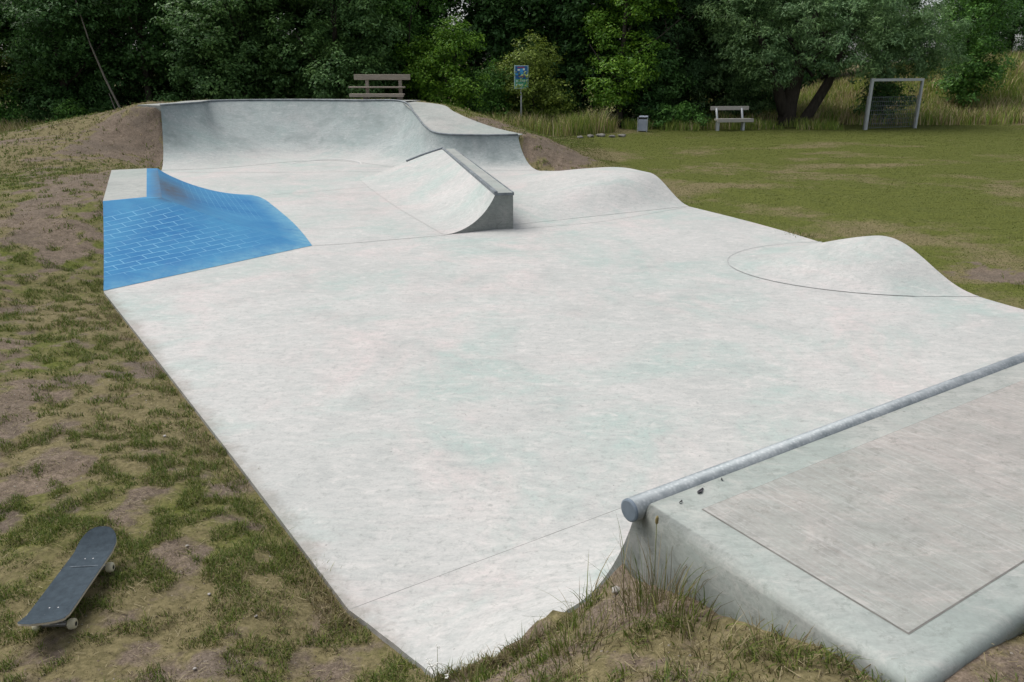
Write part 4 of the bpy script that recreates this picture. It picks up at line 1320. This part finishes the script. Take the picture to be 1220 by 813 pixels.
tree('hill_tree', 'dark tree on the hill at the right edge of the picture', 'dark', 28.5, 49, 8.0, 3.0, seed=23, nl=24, lr=1.2, z0=1.0)
# thin pale leaning trunk visible in the left part of the wood
pale = empty('bare_tree', (-15.0, 32.4, tz(-15.0, 32.4)))
tag(pale, 'thin pale bare stem leaning to the left in front of the dark wood', 'tree')
V, F = merge([tube_data([(0.2, 0, -0.1), (-0.15, 0, 0.9), (-0.55, 0, 2.0), (-0.95, 0.05, 3.3), (-1.35, 0.1, 5.4)], [0.05, 0.045, 0.038, 0.03, 0.012], 8),
              tube_data([(-0.05, 0.1, -0.1), (-0.35, 0.1, 0.7), (-0.55, 0.1, 1.5)], [0.03, 0.024, 0.012], 6)])
mesh_obj('trunk', V, F, M_palebark, pale, smooth=True)

# back rows: dense trees which nothing in the photo tells apart
BACK = [(-24, 37.5, 'dark'), (-20, 38.2, 'dark'), (-16.2, 37.8, 'dark'), (-12.8, 38.3, 'dark'), (-8.8, 37.6, 'dark'), (-5.6, 39.4, 'dark'), (-1.6, 38.6, 'dark'), (2.0, 38.4, 'dark'), (5.2, 39.6, 'dark'), (8.8, 39.8, 'dark'),
        (11.6, 41.5, 'dark'), (-22, 42.5, 'dark'), (-14, 43, 'dark'), (-6, 44, 'dark'), (1.5, 44, 'dark'), (8, 45, 'dark'), (14.0, 55, 'dark'), (24, 56, 'dark'), (31, 58, 'dark'), (19, 54, 'dark'), (37, 55, 'dark')]
protos = []
for i, (x, y, k) in enumerate(BACK):
    lb = 'dark dense background tree in the packed rows behind the front trees'
    gp = 'packed background trees'
    if i < 3:
        r_ = tree('background_tree', lb, k, x, y, 9.5, 2.7, seed=40 + i, nl=30, lr=1.35, z0=0.8, group=gp, leaf=0.18, per=30, dens=8, cr=0.42)
        protos.append(r_)
    else:
        p = protos[i % 3]
        r_ = p.copy(); COL.objects.link(r_)
        for ch in list(p.children):
            q = ch.copy(); COL.objects.link(q); q.parent = r_
        r_.location = (x, y, tz(x, y) - 0.02)
        s = 0.95 + 0.25 * random.random()
        r_.scale = (s, s, s)
    r_.rotation_euler = (0, 0, random.random() * 6.28)

# undergrowth bushes at the foot of the wood on the left
UND = [(-19.6, 32.3, 1.3, 'mid', 'bright green nettle clump at the far left wood edge'), (-17.2, 32.4, 1.1, 'mid', 'green undergrowth bush, second from the left at the wood edge'),
       (-15.9, 32.9, 1.0, 'dark', 'dark low bush at the foot of the leaning stem'), (-13.0, 32.2, 1.5, 'dark', 'dark low bush behind the left corner of the bowl bank'),
       (6.6, 33.9, 0.75, 'mid', 'low green nettle clump right of the litter bin'), (7.4, 34.2, 0.8, 'mid', 'low green nettle clump just left of the right bench')]
for i, (x, y, h, k, lb) in enumerate(UND):
    tree('undergrowth', lb, k, x, y, h, 1.1, seed=60 + i, nl=9, lr=0.45, z0=0.25, cat='shrub', tr=0.03, limbs=4, leaf=0.10, per=26, cr=0.25)

# ------------------------------------------------------------------ benches, sign, bin, goal
def plank(bm, lo, hi): bm_box(bm, lo, hi, 0.008)
def onebox(name, lo, hi, mat, parent, bev=0.008):
    bm = bmesh.new(); bm_box(bm, lo, hi, bev); return bm_obj(name, bm, mat, parent)
b1 = empty('park_bench', (-4.25, 27.1, tz(-4.25, 27.1)), R(-2))
zb = tz(-4.25, 27.1)
tag(b1, 'weathered wooden bench with wide back plank on top of the bowl bank', 'bench')
B = 1.40 - zb + 0.0
onebox('back_plank', (-0.86, 0.22, B + 0.70), (0.96, 0.27, B + 0.87), M_wood, b1)
onebox('middle_plank', (-1.02, 0.06, B + 0.455), (0.80, 0.24, B + 0.50), M_wood, b1)
onebox('front_plank', (-0.93, -0.30, B + 0.19), (0.80, -0.16, B + 0.29), M_wood, b1)
onebox('seat', (-0.93, -0.155, B + 0.235), (0.80, 0.05, B + 0.285), M_wood, b1)
for sx in (-0.46, 0.62):
    onebox('back_post', (sx - 0.05, 0.27, -0.1), (sx + 0.05, 0.36, B + 0.84), M_wood, b1)
    onebox('leg', (sx - 0.06, -0.14, -0.1), (sx + 0.06, 0.02, B + 0.234), M_wood, b1)
b2 = empty('field_bench', (8.75, 33.3, tz(8.75, 33.3)), R(8))
tag(b2, 'simple two plank bench with grey legs at the edge of the pitch under the willow', 'bench')
onebox('back_plank', (-0.80, 0.20, 0.78), (0.80, 0.25, 0.93), M_wood2, b2)
onebox('seat', (-0.66, -0.22, 0.40), (0.84, 0.10, 0.47), M_wood2, b2)
onebox('seat_edge', (-0.66, -0.27, 0.34), (0.84, -0.222, 0.48), M_wood2, b2)
for sx in (-0.56, 0.50):
    onebox('leg', (sx - 0.045, -0.14, -0.08), (sx + 0.045, -0.05, 0.398), M_post, b2)
    tube('back_post', [(sx, 0.05, -0.08), (sx, 0.06, 0.45), (sx - 0.02, 0.17, 0.86)], 0.045, M_post, b2, 8)

sg = empty('info_sign', (0.36, 33.0, tz(0.36, 33.0)))
tag(sg, 'small blue and green notice board on a thin post in the tall grass', 'sign')
zs = 1.0 - 0.0
tube('post', [(0, 0, -0.2), (0, 0, 2.40)], 0.033, M_post, sg, 10)
z0, z1 = 1.60, 2.46
bd = onebox('board', (-0.275, -0.060, z0), (0.275, -0.035, z1), M_white, sg, 0.006)
onebox('green_field', (-0.235, -0.066, z0 + 0.05), (0.245, -0.0605, z0 + 0.36), M_signgreen, bd, 0)
onebox('picture', (-0.235, -0.066, z0 + 0.362), (0.245, -0.0605, z1 - 0.02), M_signblue, bd, 0)
bm = bmesh.new()
for (px, pz, rx, rz) in ((-0.10, 0.70, 0.045, 0.03), (0.10, 0.72, 0.04, 0.035)):
    bm_box(bm, (px - rx, -0.070, z0 + pz - rz), (px + rx, -0.0665, z0 + pz + rz), 0.0)
for row_z, words in ((0.245, ((-0.20, 0.07), (-0.10, 0.04), (-0.03, 0.04), (0.045, 0.035), (0.11, 0.10))), (0.10, ((-0.20, 0.085), (-0.09, 0.05), (-0.02, 0.09)))):
    for (px, wd) in words:
        bm_box(bm, (px, -0.070, z0 + row_z), (px + wd * 0.30, -0.0665, z0 + row_z + 0.09), 0.0)
        bm_box(bm, (px + wd * 0.34, -0.0705, z0 + row_z + 0.04), (px + wd * 0.62, -0.0665, z0 + row_z + 0.06), 0.0)
        bm_box(bm, (px + wd * 0.66, -0.070, z0 + row_z), (px + wd, -0.0665, z0 + row_z + 0.085), 0.0)
bm_obj('lettering', bm, M_signpale, bd)
bm = bmesh.new()
bm_box(bm, (-0.05, -0.0695, z0 + 0.50), (0.07, -0.0665, z0 + 0.74), 0.0)
bm_box(bm, (-0.23, -0.0695, z0 + 0.50), (-0.13, -0.0665, z0 + 0.57), 0.0)
bm_obj('picture_shapes', bm, M_signcyan, bd)
bm = bmesh.new()
bm_box(bm, (-0.15, -0.0698, z0 + 0.77), (0.12, -0.0665, z0 + 0.81), 0.0)
bm_box(bm, (-0.10, -0.0698, z0 + 0.44), (0.12, -0.0665, z0 + 0.475), 0.0)
bm_obj('red_marks', bm, M_signred, bd)

bn = empty('litter_bin', (5.15, 32.7, tz(5.15, 32.7)), R(-18))
tag(bn, 'grey metal litter bin with a black opening at the edge of the tall grass', 'litter bin')
bm = bmesh.new(); bm_box(bm, (-0.17, -0.15, 0.03), (0.17, 0.15, 0.47), 0.012)
body = bm_obj('body', bm, M_bin, bn)
V = [(-0.17, -0.15, 0.47), (0.17, -0.15, 0.47), (0.17, 0.15, 0.47), (-0.17, 0.15, 0.47), (-0.17, 0.15, 0.60), (0.17, 0.15, 0.60), (-0.17, -0.10, 0.56), (0.17, -0.10, 0.56)]
mesh_obj('hood', V, [(3, 0, 6, 4), (1, 2, 5, 7), (6, 7, 5, 4), (2, 3, 4, 5)], M_bin, bn)
onebox('opening', (-0.155, -0.135, 0.471), (0.155, 0.10, 0.545), M_black, bn, 0.004)
onebox('corner_post', (-0.195, -0.17, -0.1), (-0.172, -0.14, 0.56), M_post, bn, 0.003)
onebox('corner_post', (0.172, -0.17, -0.1), (0.195, -0.14, 0.50), M_post, bn, 0.003)

gl = empty('goal', (14.43, 33.9, tz(14.43, 33.9)), math.atan2(0.84, 2.42))
tag(gl, 'small grey metal football goal with a wire grid back', 'goal')
W = 2.56
onebox('post', (-0.055, -0.05, -0.1), (0.055, 0.05, 2.0), M_post, gl)
onebox('post', (W - 0.045, -0.05, -0.1), (W + 0.045, 0.05, 1.98), M_post, gl)
onebox('crossbar', (0.057, -0.05, 1.88), (W - 0.047, 0.05, 1.985), M_post, gl)
bm = bmesh.new()
for i in range(25):
    x = 0.1 + (W - 0.2) * i / 24
    bm_box(bm, (x - 0.004, 0.12, 0.02), (x + 0.004, 0.13, 1.28), 0)
for i in range(8):
    z = 0.06 + 0.172 * i
    bm_box(bm, (0.03, 0.131, z - 0.006), (W - 0.03, 0.139, z + 0.006), 0)
bm_obj('wire_grid', bm, M_steel, gl)
for x in (0.0, W):
    tube('stay', [(x, 0.0, 1.34), (x, 0.13, 1.30), (x, 0.14, 0.0)], 0.018, M_post, gl, 6)

# ------------------------------------------------------------------ skateboard
sb_root = empty('skateboard')
tag(sb_root, 'black grip taped skateboard standing on its cream wheels on the left grass bank', 'skateboard')
L, WB = 0.80, 0.205
def board_pt(s, t, off):   # s along -0.5..0.5, t across -1..1
    x = s * L
    ax_ = abs(x)
    hw = WB / 2
    e = L / 2 - 0.105
    if ax_ > e: hw *= math.sqrt(max(0.0, 1 - ((ax_ - e) / 0.1051) ** 2)) ** 0.9
    k = max(0.0, ax_ - 0.245)
    z = 0.095 + 1.05 * k * k / (k + 0.07) * 0.62 + 0.006 * t * t * (1 if ax_ < e else 0.4)
    return (x, t * hw, z + off)
ss = np.concatenate([np.linspace(-0.5, -0.37, 12), np.linspace(-0.36, 0.36, 22), np.linspace(0.37, 0.5, 12)])
ss[0] = -0.4999; ss[-1] = 0.4999
tt = np.linspace(-1, 1, 9)
def board_layer(name, o0, o1, mat, parent, inset=1.0):
    top_ = [[board_pt(s * inset, t * inset, o1) for t in tt] for s in ss]
    bot = [[board_pt(s, t, o0) for t in tt] for s in ss]
    V, F = grid_surface(top_); V2, F2 = grid_surface(bot, True)
    n = len(V); V = V + V2; F = F + [tuple(i + n for i in q) for q in F2]
    nt = len(tt); ns = len(ss)
    ring = [i * nt for i in range(ns)] + [(ns - 1) * nt + j for j in range(1, nt)] + [i * nt + nt - 1 for i in range(ns - 2, -1, -1)] + [j for j in range(nt - 2, 0, -1)]
    for a, b in zip(ring, ring[1:] + ring[:1]): F.append((a, b, b + n, a + n))
    o = mesh_obj(name, V, F, mat, parent)
    return o
board_layer('deck', 0.0, 0.011, M_ply, sb_root)
grip = board_layer('grip_tape', 0.0112, 0.0125, M_grip, sb_root, 0.986)
# rubbed line across the tape
mesh_obj('wear_line', [board_pt(0.155, -0.75, 0.0132), board_pt(0.165, -0.75, 0.0132), board_pt(0.165, 0.7, 0.0132), board_pt(0.155, 0.7, 0.0132)], [(0, 1, 2, 3)], simple('worn_tape', (0.04, 0.055, 0.07), (0.11, 0.13, 0.145), 40, 0.9, 0, 0), grip)
for sx in (-0.225, 0.225):
    bm = bmesh.new()
    bm_box(bm, (sx - 0.045, -0.03, 0.080), (sx + 0.045, 0.03, 0.0945), 0.003)
    bm_box(bm, (sx - 0.018, -0.018, 0.040), (sx + 0.018, 0.018, 0.080), 0.004)
    bm_box(bm, (sx - 0.012, -0.062, 0.020), (sx + 0.012, 0.062, 0.040), 0.005)
    bm_obj('truck', bm, M_alu, sb_root)
    for bx in (-0.027, 0.027):
        for by in (-0.021, 0.021):
            V, F = tube_data([(sx + bx, by, 0.1066), (sx + bx, by, 0.1086)], [0.0042, 0.0036], 8)
            mesh_obj('bolt', V, F, M_alu, sb_root)
    for sy in (-1, 1):
        pts = [(sx, sy * (0.066 + q), 0.027) for q in (0, 0.004, 0.012, 0.024, 0.032, 0.036)]
        V, F = tube_data(pts, [0.020, 0.025, 0.0275, 0.0275, 0.025, 0.019], 20)
        wl_ = mesh_obj('wheel', V, F, M_wheel, sb_root, smooth=[len(f) == 4 for f in F])
        V, F = tube_data([(sx, sy * 0.1015, 0.027), (sx, sy * 0.1028, 0.027)], [0.011, 0.011], 12)
        mesh_obj('bearing', V, F, M_black, wl_)
sx_, sy_ = -2.26, 3.505
sb_root.matrix_world = Matrix.Translation((sx_, sy_, 0.101)) @ Matrix.Rotation(R(93), 4, 'Z') @ Matrix.Rotation(R(-1.6), 4, 'Y') @ Matrix.Rotation(R(-1.2), 4, 'X')


# ------------------------------------------------------------------ tufts, stalks, litter
def tuft(name, label, x, y, n, h, spread, dr, wd=0.004, lean=0.8, zoff=0.0, group=None, tint=1.0):
    z = tz(x, y) + zoff
    root_z = z
    r = np.random.default_rng(int(abs(x * 1000 + y * 77)) + n)
    px = r.normal(size=n) * spread; py = r.normal(size=n) * spread
    hh = h * (0.35 + 0.65 * r.random(n)); la = np.arctan2(py, px) + r.normal(size=n) * 0.6
    l = lean * hh * (0.2 + 0.8 * r.random(n)); a = r.random(n) * 2 * PI
    w_ = wd * (0.6 + 0.8 * r.random(n)) / 2
    segs = 4
    V = np.zeros((n, 2 * segs + 1, 3))
    gz = bilin(GZ, x + px, y + py) - z - 0.01
    gz = np.clip(gz, -0.12, 0.12)
    for k in range(segs + 1):
        t = k / segs
        cx_ = px + np.cos(la) * l * t * t; cy_ = py + np.sin(la) * l * t * t
        cz_ = gz + hh * (t - 0.22 * lean * t * t)
        ww = w_ * (1 - 0.75 * t)
        if k < segs:
            V[:, 2 * k] = np.stack([cx_ - np.cos(a) * ww, cy_ - np.sin(a) * ww, cz_], -1)
            V[:, 2 * k + 1] = np.stack([cx_ + np.cos(a) * ww, cy_ + np.sin(a) * ww, cz_], -1)
        else: V[:, 2 * k] = np.stack([cx_, cy_, cz_], -1)
    fp = [(2 * k, 2 * k + 1, 2 * k + 3, 2 * k + 2) for k in range(segs - 1)] + [(2 * segs - 2, 2 * segs - 1, 2 * segs)]
    o = fast_obj(name, V.reshape(-1, 3), 2 * segs + 1, M_blade, None, np.clip(pick_cols(dr, n) * tint, 0, 0.6), fp)
    o.location = (x, y, z)
    tag(o, label, 'grass tuft', group)
    return o
tuft('grass_tuft', 'tall tuft of green and straw grass against the quarter pipe side wall', 0.52, 2.36, 230, 0.30, 0.09, 0.62, 0.0035, 0.7)
tuft('grass_tuft', 'fresh green low tuft beside the tall straw tuft on the mound', 0.60, 2.22, 70, 0.12, 0.05, 0.05, 0.006, 1.1)
tuft('grass_tuft', 'bent dry tuft at the foot of the wall beneath the coping end', 0.30, 2.72, 34, 0.22, 0.04, 0.3, 0.004, 1.0)
tuft('grass_tuft', 'broad bladed green tuft at the concrete edge left of the mound', 0.05, 2.76, 40, 0.18, 0.035, 0.12, 0.007, 0.8)
tuft('grass_tuft', 'pale straw tuft with feathery tips on the slab corner', -0.17, 2.72, 80, 0.17, 0.04, 0.55, 0.004, 0.6, tint=1.15)
tuft('grass_tuft', 'small green tuft at the bottom corner of the slab', -0.42, 2.86, 50, 0.10, 0.06, 0.3, 0.004, 0.8)
tuft('grass_tuft', 'thick mixed tuft in the middle of the soil mound at the bottom edge', 0.22, 2.28, 220, 0.17, 0.08, 0.4, 0.004, 0.9)
tuft('grass_tuft', 'flattened dry tuft near the deck corner', 0.78, 1.93, 170, 0.13, 0.09, 0.75, 0.004, 1.1)
tuft('grass_tuft', 'dry tuft left of the flattened one beside the deck', 0.60, 2.02, 140, 0.13, 0.09, 0.65, 0.004, 1.1)
tuft('grass_tuft', 'dark green clump on the left slab edge near the bottom', -1.16, 3.85, 150, 0.10, 0.07, 0.1, 0.005, 0.8)
tuft('grass_tuft', 'green clump on the left slab edge halfway along', -1.95, 4.95, 110, 0.08, 0.07, 0.15, 0.005, 0.8)
tuft('grass_tuft', 'small bright clump at the right edge before the near bump', 4.75, 13.15, 120, 0.14, 0.14, 0.02, 0.010, 0.8)
tuft('grass_tuft', 'bright clump on the worn ground right of the near bump', 6.7, 9.9, 130, 0.12, 0.16, 0.02, 0.010, 0.8)

pl = empty('plantain_stalk', (0.50, 2.42, tz(0.50, 2.42)))
tag(pl, 'single thin upright stalk with a brown seed head in front of the coping end', 'plant')
tube('stem', [(0, 0, -0.02), (0.004, 0, 0.15), (0.0, 0.0, 0.325)], 0.0016, M_stem, pl, 6)
tube('seed_head', [(0, 0, 0.322), (0, 0, 0.328), (0, 0, 0.340), (0.001, 0, 0.350), (0.001, 0, 0.356)], [0.002, 0.0055, 0.006, 0.005, 0.0015], M_seed, pl, 10)
yr = empty('white_wildflower', (-0.32, 2.80, tz(-0.32, 2.80)))
tag(yr, 'white flowered weed growing over the slab edge at the bottom', 'plant')
parts = []; heads = []
for k in range(7):
    a = random.random() * 6.28; q = random.uniform(0.02, 0.09); h = random.uniform(0.07, 0.14)
    tipp = Vector((math.cos(a) * q, math.sin(a) * q, h))
    parts.append(tube_data([(0, 0, -0.02), tipp * 0.5 + Vector((0, 0, 0.02)), tipp], [0.0014, 0.0012, 0.0008], 5))
    heads.append(tipp)
V, F = merge(parts); mesh_obj('stem', V, F, M_stem, yr)
for hpt in heads:
    bm = bmesh.new()
    for m in range(9):
        M_ = Matrix.Translation(hpt + Vector((random.gauss(0, .007), random.gauss(0, .007), random.uniform(0, .004))))
        bmesh.ops.create_icosphere(bm, subdivisions=1, radius=random.uniform(0.0025, 0.0042), matrix=M_)
    bm_obj('flower_head', bm, M_petal, yr)

def pebble(name, label, x, y, r, mat, cat, zadd=0.0, flat=0.55, zabs=None, group=None):
    bm = bmesh.new()
    bmesh.ops.create_icosphere(bm, subdivisions=2, radius=r)
    s = random.random() * 50
    for v in bm.verts:
        k = 1 + 0.28 * math.sin(s + v.co.x / r * 2.1 + v.co.y / r * 3.3) * math.cos(s + v.co.z / r * 2.7)
        v.co = Vector((v.co.x * k * 1.2, v.co.y * k, v.co.z * k * flat))
    o = bm_obj(name, bm, mat, None, True)
    o.location = (x, y, (tz(x, y) + r * flat * 0.5 + zadd) if zabs is None else zabs)
    o.rotation_euler = (0, 0, random.random() * 6)
    tag(o, label, cat, group)
    return o
ST = [(-1.72, 2.88, 0.020, 'pale flat stone on the grass right of the skateboard tail'), (-1.78, 2.72, 0.016, 'small pale stone at the bottom left below the skateboard'), (-1.47, 3.02, 0.012, 'tiny white stone on the soil near the bottom edge'),
      (-1.62, 3.62, 0.014, 'small white stone on bare soil right of the skateboard'), (-2.62, 5.5, 0.018, 'white stone on the worn left bank halfway up'), (-1.3, 3.4, 0.012, 'tiny pale stone between skateboard and slab'), (-1.9, 4.05, 0.014, 'pale stone on the soil above the skateboard')]
for (x, y, r, lb) in ST: pebble('stone', lb, x, y, r * 0.62, M_stone, 'stone', zadd=0.006)
pebble('stone', 'small grey stone on the soil mound beside the wall', 0.40, 2.60, 0.018, M_stone, 'stone', 0.012)
for i, (x, y, r) in enumerate([(2.9, 30.6, .13), (3.3, 30.8, .16), (3.7, 30.7, .12), (4.1, 30.9, .15), (2.5, 30.3, .12)]):
    pebble('rubble_stone', 'rubble stone in the row at the foot of the tall grass', x, y, r * 0.9, M_rubble, 'stone', group='rubble stones by the tall grass')
def flat_leaf(name, label, pts3, mat, cat):
    n = len(pts3)
    V = [Vector(p) for p in pts3]
    V2 = [v + Vector((0, 0, 0.0015)) for v in V]
    F = [tuple(range(n))[::-1], tuple(range(n, 2 * n))] + [(i, (i + 1) % n, n + (i + 1) % n, n + i) for i in range(n)]
    o = mesh_obj(name, V + V2, F, mat); tag(o, label, cat); return o
def leaf_on_deck(a, b, ln, wd, ang, label):
    pts = []
    for k in range(12):
        t = 2 * PI * k / 12
        u, v = math.cos(t) * ln / 2, math.sin(t) * wd / 2 * (0.75 + 0.35 * math.cos(3 * t))
        da, db = u * math.cos(ang) - v * math.sin(ang), u * math.sin(ang) + v * math.cos(ang)
        q = loc(a + da, b + db, ZD + 0.005 + 0.003 * math.sin(2 * t))
        pts.append(q)
    flat_leaf('dead_leaf', label, pts, M_dleaf, 'leaf')
leaf_on_deck(0.245, -0.072, 0.045, 0.018, 0.3, 'dark curled dead leaf on the deck just behind the coping')
leaf_on_deck(0.125, -0.09, 0.020, 0.009, 0.2, 'smaller dark dead leaf on the deck by the coping end')
leaf_on_deck(0.38, -0.052, 0.016, 0.008, 0.9, 'tiny dark leaf crumb against the coping further along the deck')
flat_leaf('paper_scrap', 'small white paper scrap on the grass behind the skateboard nose', [(-2.33, 3.72, tz(-2.33, 3.72) + .022), (-2.30, 3.72, tz(-2.30, 3.72) + .020), (-2.295, 3.735, tz(-2.3, 3.735) + .024), (-2.325, 3.738, tz(-2.32, 3.738) + .026)], M_paper, 'litter')
print('done', len(bpy.data.objects))
